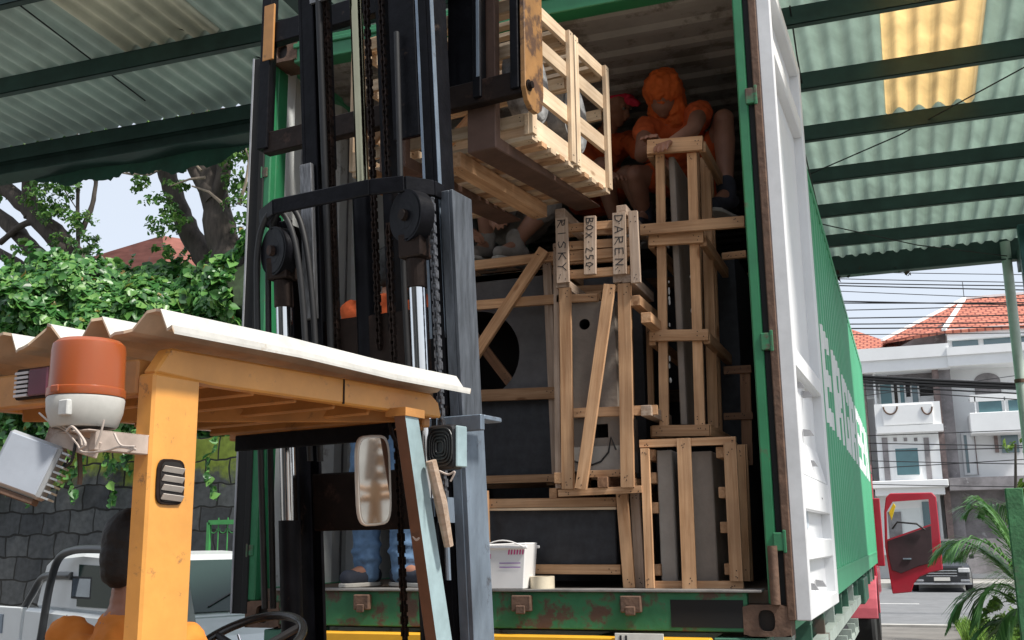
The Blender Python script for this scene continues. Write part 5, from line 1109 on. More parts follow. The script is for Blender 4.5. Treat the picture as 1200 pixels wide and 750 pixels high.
m = MB(); m.add(V, [(zi*70+i, zi*70+i+1, (zi+1)*70+i+1, (zi+1)*70+i) for zi in range(13) for i in range(69)]); o = m.build('dark_backing', mat('shaded_creeper_backing', (.018, .035, .012), .9, var=.5, scale=12), vr, smooth=True); sm = o.modifiers.new('s', 'SOLIDIFY'); sm.thickness = .08  # dark sheet behind the leaves, painted as the creeper's shaded inside
# --- trees
def tree(name, base, limbs, cs, label, per=330, size=.13, twigs=()):
    rt = empty(name, base, 0, label, 'tree'); o0 = Vector(base); m = MB()
    for pts in limbs:
        P = [at(x, y, Y=Y)-o0 if len(q)==0 else None for (x, y, Y, r, *q) in pts]; R = [p[3] for p in pts]; PP = []; RR_ = []
        for i in range(len(P)-1):
            p0, p1, p2, p3 = P[max(i-1, 0)], P[i], P[i+1], P[min(i+2, len(P)-1)]
            for k in range(6):
                t = k/6; v = .5*((2*p1)+(-p0+p2)*t+(2*p0-5*p1+4*p2-p3)*t*t+(-p0+3*p1-3*p2+p3)*t*t*t); rr_ = R[i]+(R[i+1]-R[i])*t
                PP.append(v+Vector((random.uniform(-1, 1), random.uniform(-1, 1), 0))*rr_*.08); RR_.append(rr_*random.uniform(.92, 1.08))
        PP.append(P[-1]); RR_.append(R[-1]); m.tube(PP, RR_, 14)
    m.build('trunk', BARK, rt, smooth=True)
    if twigs:
        m = MB()
        for pts in twigs:
            P = [at(x, y, Y=Y)-o0 for x, y, Y, r in pts]; m.tube(P, [p[3] for p in pts], 6)
        m.build('twigs', mat('pale_dead_twig', (.20, .16, .12), .9, var=.3), rt)
    C = [(tuple(at(x, y, Y=Y)-o0), r) for x, y, Y, r in cs]; V, F = clusters(C, per, size); fast('crown', V, F, LEAF_T, rt)
    return rt
b1 = at(90, 420, Y=9.6); tree('rain_tree', (b1.x, 9.6, 0),
  [[(120, 640, 9.6, .45), (118, 480, 9.6, .40), (112, 345, 9.6, .30), (85, 300, 9.6, .20), (50, 262, 9.6, .17), (20, 232, 9.6, .15), (-20, 200, 9.6, .12)],
   [(118, 420, 9.7, .30), (80, 330, 9.7, .20), (45, 300, 9.7, .15), (10, 262, 9.7, .14), (-30, 235, 9.7, .11)],
   [(38, 252, 9.6, .15), (34, 225, 9.6, .13), (38, 195, 9.6, .12), (30, 160, 9.6, .10), (20, 110, 9.6, .07)],
   [(98, 320, 9.5, .13), (82, 285, 9.5, .09), (60, 262, 9.5, .075), (30, 262, 9.5, .06), (0, 285, 9.5, .05)],
   [(90, 345, 9.8, .16), (50, 330, 9.8, .13), (20, 310, 9.8, .11), (-20, 285, 9.8, .09)],
   [(92, 300, 9.4, .035), (91, 250, 9.4, .032), (92, 185, 9.4, .028), (90, 150, 9.4, .02)],
   [(94, 275, 9.4, .05), (108, 240, 9.4, .042), (113, 205, 9.4, .034), (114, 170, 9.4, .025)]],
  [(30, 175, 9.3, .5), (62, 180, 9.4, .55), (55, 205, 9.3, .42), (95, 178, 9.3, .35), (120, 182, 9.4, .28), (45, 235, 9.2, .38), (62, 250, 9.3, .32), (80, 222, 9.3, .30), (95, 262, 9.2, .32), (100, 285, 9.1, .30), (4, 180, 9.3, .35), (20, 200, 9.6, .35), (75, 160, 9.5, .5), (10, 150, 9.5, .6), (110, 150, 9.5, .4), (88, 198, 9.3, .22), (70, 282, 9.2, .2), (28, 290, 9.2, .22), (0, 225, 9.7, .3)],
  'spreading tree with dark slanting limbs and small leaves at far left above the creeper', 330, .078,
  [[(114, 205, 9.4, .02), (140, 202, 9.4, .014), (160, 206, 9.4, .01)], [(113, 215, 9.4, .012), (100, 200, 9.4, .008)], [(75, 222, 9.4, .012), (90, 245, 9.4, .01), (85, 260, 9.4, .008)]])
b2 = at(275, 420, Y=8.6); tree('rain_tree', (b2.x, 8.6, 0),
  [[(300, 700, 8.6, .44), (292, 560, 8.6, .40), (285, 430, 8.6, .34), (277, 340, 8.6, .28), (262, 285, 8.6, .24), (250, 225, 8.6, .21), (238, 170, 8.6, .19), (226, 110, 8.6, .16)],
   [(282, 360, 8.7, .26), (292, 300, 8.7, .24), (310, 260, 8.7, .2), (330, 200, 8.7, .16)],
   [(270, 340, 8.8, .22), (232, 290, 8.8, .17), (212, 250, 8.8, .16), (196, 205, 8.8, .14), (180, 165, 8.8, .12), (165, 120, 8.8, .10)],
   [(250, 235, 8.5, .14), (222, 185, 8.5, .12), (205, 150, 8.5, .10), (190, 100, 8.5, .08)],
   [(262, 285, 8.5, .10), (250, 255, 8.5, .10), (262, 200, 8.5, .11), (262, 130, 8.5, .10)]],
  [(168, 185, 8.3, .28), (160, 215, 8.4, .22), (185, 240, 8.3, .30), (190, 265, 8.3, .28), (205, 215, 8.4, .22), (215, 190, 8.3, .20), (275, 180, 8.2, .35), (285, 210, 8.3, .35), (288, 245, 8.3, .35), (270, 165, 8.3, .3), (292, 170, 8.3, .4), (200, 170, 8.4, .22), (225, 170, 8.2, .22), (150, 190, 8.5, .16), (285, 280, 8.3, .25), (240, 150, 8.6, .5), (200, 140, 8.6, .4), (208, 258, 8.2, .2), (190, 292, 8.2, .2), (258, 560, 8.0, .35), (248, 575, 8.0, .26), (268, 585, 8.0, .25)],
  'big forked tree with thick furrowed trunk close to the left container door', 340, .078,
  [[(205, 190, 8.2, .022), (175, 205, 8.2, .018), (150, 203, 8.2, .012), (128, 192, 8.2, .007)], [(240, 208, 8.1, .025), (222, 210, 8.1, .018), (200, 218, 8.1, .01)], [(262, 240, 8.1, .03), (245, 225, 8.1, .02), (225, 218, 8.1, .012)],
   [(280, 240, 8.1, .03), (288, 215, 8.1, .022), (292, 185, 8.1, .015), (280, 155, 8.1, .012), (262, 152, 8.1, .01)], [(150, 203, 8.2, .01), (135, 180, 8.2, .006)], [(236, 200, 8.1, .02), (222, 185, 8.1, .012), (205, 168, 8.1, .008)], [(128, 190, 8.2, .006), (112, 170, 8.2, .005)]])
# pale climbing roots on the trunk
m = MB()
for k in range(26):
    x0 = 262+random.uniform(-12, 30); pts = []
    for j in range(8):
        y = 230+j*40; xx_ = x0+(y-230)*.07+random.uniform(-3, 3); pts.append(at(min(xx_, 298), y, Y=8.6-.36+abs(x0-277)*.006))
    m.tube(pts, random.uniform(.006, .013), 5)
# distant red tiled roof seen over the creeper
RT = mat('weathered_red_tiles', (.36, .14, .11), .8, var=.3, scale=1.4, grime=.6, gcol=(.22, .18, .17), stretch=(1, 1, 6))
f0 = at(104, 302, Y=25); f1 = at(190, 276, Y=25)
rt = empty('distant_house', (f0.x, 25, 0), 0, 'far house showing a strip of weathered red tiled roof above the creeper', 'house')
m = MB(); m.add([(0, 0, f0.z), (f1.x-f0.x, 0, f1.z), (f1.x-f0.x+2, 5, f1.z+.3), (-3, 5, f0.z-.5), (0, .3, f0.z-.9), (f1.x-f0.x, .3, f1.z-.9), (f1.x-f0.x+2, 5, f1.z-.6), (-3, 5, f0.z-1.4)], [(0, 1, 2, 3), (4, 7, 6, 5), (0, 4, 5, 1), (1, 5, 6, 2), (2, 6, 7, 3), (3, 7, 4, 0)]); m.build('roof', RT, rt)
MB().box((.5, .6, 0), (f1.x-f0.x-.2, 4.8, f0.z-1.5)).build('wall', mat('cream_render', (.5, .47, .42), .8), rt)
# --- small green railing by the wall's end
gx0, gx1 = at(245, 620, Y=6.0).x, at(300, 620, Y=6.0).x; gz = at(258, 612, Y=6.0).z
GRN = mat('bright_green_railing_paint', (.05, .26, .07), .5, var=.2)
m = MB().bar((0, 0, gz), (gx1-gx0, 0, gz), .04, .05, (0, 0, 1)).bar((0, 0, 0), (0, 0, gz), .04, .04).bar((gx1-gx0, 0, 0), (gx1-gx0, 0, gz), .04, .04).bar((0, 0, .4), (gx1-gx0, 0, .4), .03, .03, (0, 0, 1))
for k in range(1, 5): m.tube([(k*(gx1-gx0)/5, 0, .4), (k*(gx1-gx0)/5, 0, gz+.05)], .008, 6)
for k in range(4): m.tube([((k+.5+.35*math.cos(a))*(gx1-gx0)/5, 0, gz-.07-.05*math.sin(a)) for a in np.linspace(0, math.pi, 9)], .006, 6)
rl = empty('railing', (gx0, 6.0, 0), 0, 'low bright green metal railing with scrolls beyond the white pickup', 'railing'); m.build('frame', GRN, rl)
o = MB().box((-4.95, 9.6, 0), (-1.2, 9.8, 2.3)).build('earth_wall', mat('brown_earth_wall', (.10, .055, .035), .95, var=.4, scale=3, bump=.6)); tag(o, 'low brown earth-stained wall in shade behind the green railing', 'wall')
# --- white pickup
WHT = mat('white_car_paint', (.66, .68, .68), .35, var=.05, scale=3, grime=.72, gcol=(.35, .33, .30), coat=.3)
GLS = glass_mat('dark_car_glass', (.025, .045, .04), .12, dark=True); GLS.node_tree.nodes['Principled BSDF'].inputs['Specular IOR Level'].default_value = .22
pk = empty('pickup_truck', (-3.7, 4.15, 0), math.radians(-24), 'white pickup with black tube bars over its open bed, parked below the block wall', 'pickup')
px = -3.7
def prof_pk(pts, y0, y1, nm, m_, bev=.02): return MB().prism([(x-px, z) for x, z in pts], y1-y0, (0, y0-4.15, 0)).build(nm, m_, pk, bev)
prof_pk([(-7.3, .45), (-1.15, .45), (-1.05, .62), (-1.15, .86), (-1.5, .96), (-2.35, 1.04), (-4.95, 1.06), (-5.0, .62), (-7.3, .62)], 3.35, 4.95, 'body', WHT, .03)
prof_pk([(-4.90, 1.05), (-4.72, 1.48), (-4.55, 1.545), (-3.9, 1.575), (-3.2, 1.545), (-3.0, 1.50), (-2.30, 1.03)], 3.43, 4.87, 'cab', WHT, .035)
wp = MB(); a, b = Vector((-2.97-px, 0, 1.487)), Vector((-2.36-px, 0, 1.075)); nrm = Vector((.56, 0, .83))*.014
wp.add([Vector((a.x, -.66, a.z))+nrm, Vector((a.x, .66, a.z))+nrm, Vector((b.x, .68, b.z))+nrm, Vector((b.x, -.68, b.z))+nrm], [(0, 1, 2, 3)]); wp.build('windscreen', GLS, pk)
def side_glass(pts, nm='side_window'):
    MB().prism([(x-px, z) for x, z in pts], .004, (0, -.734, 0)).build(nm, GLS, pk)
    MB().prism([(x-px, z) for x, z in pts], .004, (0, .730, 0)).build(nm, GLS, pk)
side_glass([(-3.95, 1.10), (-3.95, 1.47), (-3.15, 1.45), (-2.62, 1.10)])
x0_, x1_ = at(91, 690, Y=3.42).x, at(135, 690, Y=3.42).x; z0_, z1_ = at(91, 703, Y=3.42).z, at(91, 676, Y=3.42).z
MB().box((x0_-px, -.7345, z0_), (x1_-px, -.728, z1_)).build('window_seal', RUBBER, pk, .01); MB().box((x0_-px+.02, -.738, z0_+.02), (x1_-px-.02, -.735, z1_-.02)).build('side_window', mat('sky_reflecting_glass', (.35, .42, .5), .05, .8, var=.1), pk)
for y0 in (3.35, 4.89): prof_pk([(-7.3, .62), (-5.02, .62), (-5.02, 1.06), (-7.3, 1.04)], y0, y0+.06, 'bed_side', WHT, .008)
for x0 in (-6.6, -5.9): prof_pk([(x0, .8), (x0+.45, .8), (x0+.45, .98), (x0, .98)], 3.342, 3.349, 'bed_recess', STEELB, 0)
def ptube(pl, Y, nm='roll_bar'):
    P = [at(x, y, Y=Y)-Vector((px, 4.15, 0)) for x, y in pl]; out = []
    for i in range(len(P)-1):
        p0, p1, p2, p3 = P[max(i-1, 0)], P[i], P[i+1], P[min(i+2, len(P)-1)]
        for k in range(6): t = k/6; out.append(.5*((2*p1)+(-p0+p2)*t+(2*p0-5*p1+4*p2-p3)*t*t+(-p0+3*p1-3*p2+p3)*t*t*t))
    out.append(P[-1]); MB().tube(out, .036, 14).build(nm, mat('satin_black_tube', (.03, .032, .035), .35), pk, smooth=True)
ptube([(36, 775), (44, 745), (58, 690), (76, 656), (108, 645), (160, 643), (230, 645)], 3.3)
ptube([(-60, 760), (-25, 725), (0, 700), (24, 679), (60, 676), (90, 676)], 3.42)
for x in (-6.35, -1.95):
    for y in (3.42, 4.72):
        o = MB().lathe([(.2, 0), (.31, .01), (.34, .04), (.34, .16), (.31, .19), (.2, .2)], (x-px, y-4.15-.02, .34), (0, 1, 0), 28).build('wheel', RUBBER, pk, smooth=True); MB().lathe([(0, .02), (.19, .01), (.2, .03), (.2, .17), (0, .17)], (x-px, y-4.15-.02, .34), (0, 1, 0), 20).build('rim', STEELB, o)
MB().box((-1.2-px, -.7, .62), (-1.06-px, -.45, .8)).build('headlight', mat('headlight_lens', (.6, .6, .6), .1), pk, .02); MB().box((-1.2-px, .45, .62), (-1.06-px, .7, .8)).build('headlight', mat('headlight_lens', (.6, .6, .6)), pk, .02)
for pts in ([(-3.98, .60), (-3.972, .60), (-3.972, 1.03), (-3.98, 1.03)], [(-2.62, .60), (-2.612, .60), (-2.612, 1.03), (-2.62, 1.03)], [(-4.9, .74), (-1.2, .74), (-1.2, .748), (-4.9, .748)]):
    MB().prism([(x-px, z) for x, z in pts], .003, (0, 3.3465-4.15, 0)).build('panel_gap', GAP, pk)
MB().box((-3.9-px, 3.335-4.15, .92), (-3.75-px, 3.348-4.15, .95)).build('door_handle', RUBBER, pk, .004)
MB().bar((-2.40-px, -.3, 1.125), (-2.66-px, .25, 1.305), .012, .012).build('wiper', RUBBER, pk)
#======================================================================= trailer and red truck
TG = mat('trailer_green_paint', (.05, .15, .10), .55, var=.3, scale=5, grime=.55, gcol=(.12, .09, .07), bump=.1)
TGP = mat('faded_pale_green_steel', (.36, .42, .38), .6, var=.2, scale=5, grime=.58, gcol=(.12, .08, .06))
YP = mat('yellow_bumper_paint', (.72, .36, .02), .5, var=.12, scale=6, grime=.64, gcol=(.3, .16, .04))
tr = empty('container_trailer', (1.22, 0, 0), 0, 'skeletal dark green trailer with yellow rear bumper under the container', 'trailer')
TO = Vector((1.22, 0, 0))
def trp(mb, nm, m_, bev=0, parent=None, smooth=False): mb.v = [tuple(Vector(v)-TO) for v in mb.v]; return mb.build(nm, m_, parent or tr, bev, smooth)
for x in (.72, 1.60): trp(MB().box((x, .2, .80), (x+.12, 12.3, .82)).box((x, .2, 1.20), (x+.12, 12.3, 1.22)).box((x+.05, .2, .82), (x+.07, 12.3, 1.20)), 'main_beam', TG)
for k in range(14): trp(MB().box((.06, .45+k*.84, 1.06), (CX-.04, .51+k*.84, 1.20)).box((.06, .41+k*.84, 1.20), (CX-.04, .55+k*.84, 1.225)), 'cross_member', TG if k % 3 else TGP)
for x in (.02, CX-.08): trp(MB().box((x, .1, 1.02), (x+.06, 6.4, 1.09)), 'side_rail', TGP)
trp(MB().box((CX-.1, 1.2, .86), (CX+.02, 1.26, 1.0)).box((CX-.02, .6, .86), (CX+.0, 5.2, .90)), 'ladder_rack', TGP)
for k in range(8): trp(MB().bar((CX-.6, 1.3+k*.55, .92), (CX+.0, 1.3+k*.55, .92), .05, .09, (0, 0, 1)), 'rack_rung', TGP)
q = at(1001, 685, Y=7.2)
trp(MB().box((CX-.30, 6.9, .98), (CX+.0, 7.9, 1.22)), 'tool_box', TG, .01)
trp(MB().box((.35, -.06, .98), (2.14, -.0, 1.243)), 'rear_bumper', YP, .006)
for x in (.1, 2.142): trp(MB().box((x, .0, 1.0), (x+.2, .25, 1.243)), 'twist_lock_bolster', TG, .005)
q0, q1 = at(720, 742, Y=-.07), at(777, 742, Y=-.07)
np_ = trp(MB().box((q0.x, -.066, 1.05), (q1.x, -.0605, q0.z)), 'number_plate', mat('white_plate', (.66, .64, .58), .4, var=.1, scale=20), .001)
m = MB(); x = q0.x+.02; z1 = q0.z-.008
m.box((x, -.068, z1-.06), (x+.008, -.0665, z1)).box((x+.022, -.068, z1-.06), (x+.030, -.0665, z1)).box((x+.008, -.068, z1-.034), (x+.022, -.0665, z1-.027)); trp(m, 'plate_letter', INK, parent=np_)
for y in (1.9, 3.2, 4.5):
    for x in (.05, 2.05):
        o = trp(MB().lathe([(.28, 0), (.45, .01), (.5, .05), (.5, .3), (.45, .34), (.28, .34)], (x, y, .5), (1, 0, 0), 32), 'wheel', RUBBER, smooth=True); trp(MB().lathe([(0, .1), (.2, .08), (.28, .02), (.28, .32), (0, .3)], (x, y, .5), (1, 0, 0), 24), 'rim', STEELB, parent=o)
for x in (.5, 1.85): trp(MB().box((x, 8.6, .1), (x+.1, 8.7, 1.1)).box((x-.08, 8.5, .0), (x+.18, 8.8, .06)), 'landing_leg', TG)
RED = mat('red_truck_paint', (.42, .012, .035), .35, var=.08, scale=3, coat=.4); REDP = mat('faded_red_paint', (.50, .10, .13), .5, var=.15, scale=5, grime=.66, gcol=(.3, .2, .2))
tk = empty('red_truck', (1.2, 13.2, 0), 0, 'red cab-over truck in front of the container with its near door swung open', 'truck'); KO = Vector((1.2, 13.2, 0))
def tkp(mb, nm, m_, bev=0, parent=None, smooth=False): mb.v = [tuple(Vector(v)-KO) for v in mb.v]; return mb.build(nm, m_, parent or tk, bev, smooth)
tkp(MB().box((.05, 12.75, .75), (2.40, 12.85, 2.75)).box((.05, 12.85, .75), (2.40, 14.2, 1.2)).box((.05, 12.85, 2.65), (2.40, 14.3, 2.8)).box((.05, 14.2, .75), (2.4, 14.3, 1.6)).box((.05, 12.85, 1.2), (.10, 14.2, 2.65)).box((2.33, 12.85, 1.2), (2.40, 13.0, 2.65)).box((2.33, 14.1, 1.2), (2.40, 14.2, 2.65)), 'cab', RED, .02)
tkp(MB().box((.15, 14.24, 1.6), (2.3, 14.26, 2.65)), 'windscreen', GLS)
tkp(MB().box((.3, 13.3, 1.2), (1.0, 13.9, 1.6)).box((1.4, 13.3, 1.2), (2.1, 13.9, 1.6)).box((1.4, 13.2, 1.6), (2.1, 13.35, 2.3)), 'seats', DARKC, .03)
tkp(MB().box((.6, 10.5, .6), (.72, 14.2, .85)).box((1.7, 10.5, .6), (1.82, 14.2, .85)), 'frame_rail', STEELG)
for (x, y) in ((.08, 13.7), (2.06, 13.7), (.08, 11.6), (2.06, 11.6)):
    o = tkp(MB().lathe([(.28, 0), (.45, .01), (.5, .05), (.5, .26), (.45, .3), (.28, .3)], (x, y, .5), (1, 0, 0), 36), 'wheel', RUBBER, smooth=True); tkp(MB().lathe([(0, .1), (.2, .08), (.28, .02), (.28, .28), (0, .22)], (x, y, .5), (1, 0, 0), 24), 'rim', STEELB, parent=o)
for x in (.04, 2.0): # red rear mudguards
    P = [(11.6+.60*math.cos(a), .5+.60*math.sin(a)) for a in np.linspace(.1, math.pi-.1, 14)]+[(11.6+.57*math.cos(a), .5+.57*math.sin(a)) for a in np.linspace(math.pi-.1, .1, 14)]
    tkp(MB().prism(P, .42, (x, 0, 0), (0, 1, 0), (0, 0, 1), (1, 0, 0)), 'mudguard', REDP, .01)
# open door: hinged at the cab front, seen face on
d0, d1 = at(1034, 577, Y=13.0), at(1105, 577, Y=13.0); dz0 = at(1060, 696, Y=13.0).z; dz1 = d0.z
def dp(x, y): v = at(x, y, Y=13.0); return (v.x, v.z)
outer = [dp(1043, 578), (dp(1092, 577)), dp(1097, 582), dp(1103, 640), dp(1105, 668), dp(1090, 671), dp(1078, 676), dp(1071, 684), dp(1068, 694), dp(1046, 696), dp(1042, 672), dp(1037, 640), dp(1036, 600), dp(1038, 583)]
dx0 = dp(1036, 600)[0]
td = tkp(MB().prism(outer, .05, (0, 13.0, 0), (1, 0, 0), (0, 0, 1), (0, 1, 0)), 'door', RED, .012)
win = [dp(1046, 588), dp(1088, 585), dp(1091, 614), dp(1040, 632), dp(1039, 600)]
# window hole: built as boolean
k_ = MB().prism(win, .4, (0, 12.8, 0), (1, 0, 0), (0, 0, 1), (0, 1, 0)).build('cutter', RED); td.location = KO*0; bpy.context.evaluated_depsgraph_get().update()
k_.location = Vector((0, 0, 0)); bo = td.modifiers.new('b', 'BOOLEAN'); 
td.modifiers.remove(bo); me_k = k_.data; me_k.transform(Matrix.Translation(-KO)); k_.parent = tk
bo = td.modifiers.new('b', 'BOOLEAN'); bo.object = k_; bo.operation = 'DIFFERENCE'; bo.solver = 'EXACT'
bpy.context.view_layer.update(); dg = bpy.context.evaluated_depsgraph_get(); dg.update(); me = bpy.data.meshes.new_from_object(td.evaluated_get(dg)); td.modifiers.clear(); td.data = me; bpy.data.objects.remove(k_)
trim = [dp(1040, 634), dp(1091, 616), dp(1093, 650), dp(1090, 660), dp(1075, 664), dp(1056, 672), dp(1045, 668), dp(1041, 650)]
tkp(MB().prism(trim, .02, (0, 12.979, 0), (1, 0, 0), (0, 0, 1), (0, 1, 0)), 'door_trim', mat('dark_maroon_trim', (.045, .02, .026), .6, var=.2), .006, td)
v = dp(1063, 655); tkp(MB().box((v[0]-.06, 12.96, v[1]-.012), (v[0]+.06, 12.979, v[1]+.012)), 'door_handle', STEELB, .004, td)
rm_ = dp(1045, 612); tkp(MB().tube([(rm_[0], 12.95, rm_[1]-.10), (rm_[0]+.08, 12.94, rm_[1]-.0), (rm_[0]+.35, 12.94, rm_[1]-.03), (rm_[0]+.46, 12.95, rm_[1]-.12)], .014, 8), 'grab_rail', RUBBER, parent=td, smooth=True)
gl_ = [dp(1047, 610), dp(1088, 606), dp(1090, 614), dp(1041, 631)]
tkp(MB().prism([dp(1046, 597), dp(1089, 594), dp(1091, 614), dp(1040, 632)], .004, (0, 13.024, 0), (1, 0, 0), (0, 0, 1), (0, 1, 0)), 'door_window', glass_mat('clear_glass', (.9, .95, .95), .02), parent=td)
v = dp(1046, 600); tkp(MB().prism([(v[0]-.03, v[1]-.12), (v[0]+.05, v[1]+.1), (v[0]+.02, v[1]+.14), (v[0]-.06, v[1]-.0)], .03, (0, 13.3, 0), (1, 0, 0), (0, 0, 1), (0, 1, 0)), 'yellow_strap', mat('yellow_plastic', (.8, .6, .02), .5), .005)
tkp(MB().box((2.402, 12.76, 1.2), (2.52, 12.80, 2.2)), 'side_deflector', RED, .01)
#======================================================================= palm, verge
PALM = leaf_mat('palm_leaflet', [(.05, .14, .04), (.09, .20, .06), (.14, .28, .09)], .3, .35)
pb = at(1192, 735, Y=9.6); pb.z = 0
def palm(base, fr, hb_, label):
    rt = empty('palm', base, 0, label, 'palm'); rt.location = base
    m = MB()
    for k in range(5): a = k*1.3; m.tube([(.05*math.cos(a), .05*math.sin(a), 0), (.06*math.cos(a), .06*math.sin(a), hb_*.5), (.03*math.cos(a), .03*math.sin(a), hb_)], [.05, .045, .025], 8)
    m.build('trunk', mat('green_palm_stem', (.10, .15, .05), .7, var=.4, scale=6), rt, smooth=True)
    Vs = []; Fs = []; n0 = 0; ribs = MB()
    for az, ln, rise, droop, h0 in fr:
        ln *= .80
        dirh = np.array([math.cos(az), math.sin(az), 0]); side = np.array([-math.sin(az), math.cos(az), 0]); N_ = 44; pts = []
        for i in range(N_+1):
            t = i/N_; pts.append(dirh*ln*t*(1-.12*t)+np.array([0, 0, h0+rise*math.sin(t*1.6)-droop*t**2.4]))
        ribs.tube(pts[::4], [.014*(1-i/13)+.003 for i in range(len(pts[::4]))], 6)
        for i in range(5, N_):
            t = i/N_; tg = pts[i+1]-pts[i-1]; tg = tg/np.linalg.norm(tg); L_ = (.54*math.sin(math.pi*min(1, t*.95+.08))+.06)*rng.uniform(.85, 1.1)
            for s in (-1, 1):
                d = side*s*.75+tg*.75+np.array([0, 0, -.22+rng.uniform(-.12, .12)]); d /= np.linalg.norm(d); w = np.cross(d, np.array([0, 0, 1.])); w /= np.linalg.norm(w)+1e-9; w = w*.011
                p = pts[i]; mid_ = p+d*L_*.55; end = p+d*L_+np.array([0, 0, -.10*L_/.4])
                Vs += [p-w*.6, p+w*.6, mid_+w, mid_-w, end]; Fs += [(n0, n0+1, n0+2, n0+3)]; Fs += [(n0+3, n0+2, n0+4, n0+4)]; n0 += 5
    ribs.build('frond_stem', PALM, rt)
    me = MB(); me.add(Vs, [f if f[2] != f[3] else f[:3] for f in Fs]); me.build('fronds', PALM, rt)
    return rt
pbx = at(1188, 700, Y=10.2).x
palm((pbx+.28, 10.2, 0), [(3.0, 1.75, 1.25, .75, .75), (2.75, 1.15, 1.5, .45, .8), (3.35, 1.2, .75, 1.0, .7), (2.4, 1.1, 1.55, .5, .8), (3.7, 1.1, .45, 1.0, .6), (1.9, 1.0, 1.6, .5, .8), (4.3, 1.0, .9, .8, .7), (.3, 1.2, 1.2, .8, .8), (5.2, 1.1, 1.0, .8, .7), (1.2, 1.1, 1.3, .7, .8), (3.15, .95, 1.5, .3, .8), (2.9, 1.6, .8, 1.0, .6), (3.5, 1.6, 1.1, .7, .9), (2.6, 1.5, 1.1, .5, .7), (3.05, 1.3, .35, .7, .5)], .85, 'feathery green palm growing beside the mossy green post at the right')
ps = at(1176, 700, Y=10.6); V, F = clusters([((ps.x, 10.6, .55), .28), ((ps.x-.05, 10.6, .8), .22), ((ps.x+.12, 10.7, .35), .25)], 170, .12, aspect=.35)
o = fast('shrub', V, F, leaf_mat('lime_leaf', [(.07, .16, .03), (.13, .25, .04), (.2, .3, .06)], .4)); tag(o, 'small lime green shrub at the foot of the palm', 'shrub')
ps = at(1190, 520, Y=14); V, F = clusters([((ps.x+.1, 14, ps.z), .30), ((ps.x-.25, 14, ps.z-1.2), .25), ((ps.x+.2, 14, ps.z-.7), .3), ((ps.x-.1, 14, ps.z-1.8), .25), ((ps.x, 14, ps.z-2.6), .5)], 150, .13, aspect=.4)
rt = empty('street_shrub', (ps.x, 14, 0), 0, 'thin yellow green bush rising behind the palm by the street', 'bush')
fast('foliage', V-np.array([ps.x, 14, 0]), F, MATS['lime_leaf'], rt); MB().tube([(0, 0, 0), (-.15, 0, ps.z*.5), (0, 0, ps.z)], [.05, .035, .015], 8).build('stem', BARK, rt)
# verge grass
n = 26000; gx = rng.uniform(3.55, 9.5, n); gy = rng.uniform(12.2, 16.9, n); keep = gx > 3.5+.25*np.sin(gy*2.1)+(16.9-gy)*.06; gx = gx[keep]; gy = gy[keep]; n = len(gx)
h = rng.uniform(.10, .30, n)*(.7+.5*np.sin(gx*2.3)*np.sin(gy*1.7)**2+.2); az = rng.uniform(0, 6.28, n); w = .007; lean = rng.uniform(.1, .6, n)*h
B = np.stack([gx, gy, np.full(n, .0)], 1); sd2 = np.stack([np.cos(az), np.sin(az), 0*az], 1)*w; ld = np.stack([np.cos(az+1.5), np.sin(az+1.5), 0*az], 1)
V = np.stack([B-sd2, B+sd2, B+sd2*.6+ld*lean[:, None]*.4+np.stack([0*h, 0*h, h*.6], 1), B+ld*lean[:, None]+np.stack([0*h, 0*h, h], 1)], 1).reshape(-1, 3); F = np.arange(n)[:, None]*4+np.array([0, 1, 2, 3])
o = fast('verge_grass', V, F, leaf_mat('grass_blade', [(.10, .20, .03), (.17, .32, .05), (.26, .40, .09)], .35)); tag(o, 'bright green grass growing on the verge beside the street', 'grass', kind='stuff')
o = MB().add([(3.5, 12, .003), (10, 12, .003), (10, 17.1, .003), (3.6, 17.1, .003)], [(0, 1, 2, 3)]).build('verge_soil', mat('verge_soil', (.09, .11, .04), .95, var=.4, scale=3)); tag(o, kind='structure')
#======================================================================= car across the street
CARP = mat('black_car_paint', (.02, .022, .026), .18, .3, var=.1, coat=1); CRM = mat('bright_trim', (.6, .6, .62), .2, .9)
cc = at(1108, 680, Y=33); cx0 = cc.x-.1; car = empty('parked_car', (cx0, 33, -.12), 0, 'black parked car with chrome grille facing the camera across the street', 'car')
def cb(mb, nm, m_, bev=0, parent=None, smooth=False): return mb.build(nm, m_, parent or car, bev, smooth)
W2 = .92
def ring(y, zb, zm, zt, wb, wt): return [(-wb, y, zb), (-wb, y, zm), (-wt, y, zt), (wt, y, zt), (wb, y, zm), (wb, y, zb)]
rings = [ring(0, .28, .62, .80, W2*.88, W2*.72), ring(.25, .24, .78, .92, W2*.97, W2*.82), ring(1.2, .24, .88, 1.02, W2, W2*.84), ring(1.3, .24, .90, 1.05, W2, W2*.84), ring(3.9, .24, .92, 1.05, W2, W2*.84), ring(4.4, .3, .85, .98, W2*.9, W2*.8)]
V = [v for r in rings for v in r]; F = [(i*6+j, i*6+(j+1) % 6, (i+1)*6+(j+1) % 6, (i+1)*6+j) for i in range(len(rings)-1) for j in range(6)]+[tuple(range(6)), tuple(30+j for j in range(6))[::-1]]
cb(MB().add(V, F), 'body', CARP, .05)
V = [(-.74, 1.25, 1.04), (.74, 1.25, 1.04), (.60, 1.95, 1.56), (-.60, 1.95, 1.56), (-.74, 4.0, 1.04), (.74, 4.0, 1.04), (.60, 3.5, 1.56), (-.60, 3.5, 1.56)]
cb(MB().add(V, [(0, 1, 2, 3), (1, 5, 6, 2), (5, 4, 7, 6), (4, 0, 3, 7)]), 'glasshouse', GLS); cb(MB().box((-.61, 1.93, 1.56), (.61, 3.52, 1.60)), 'roof', CARP, .02)
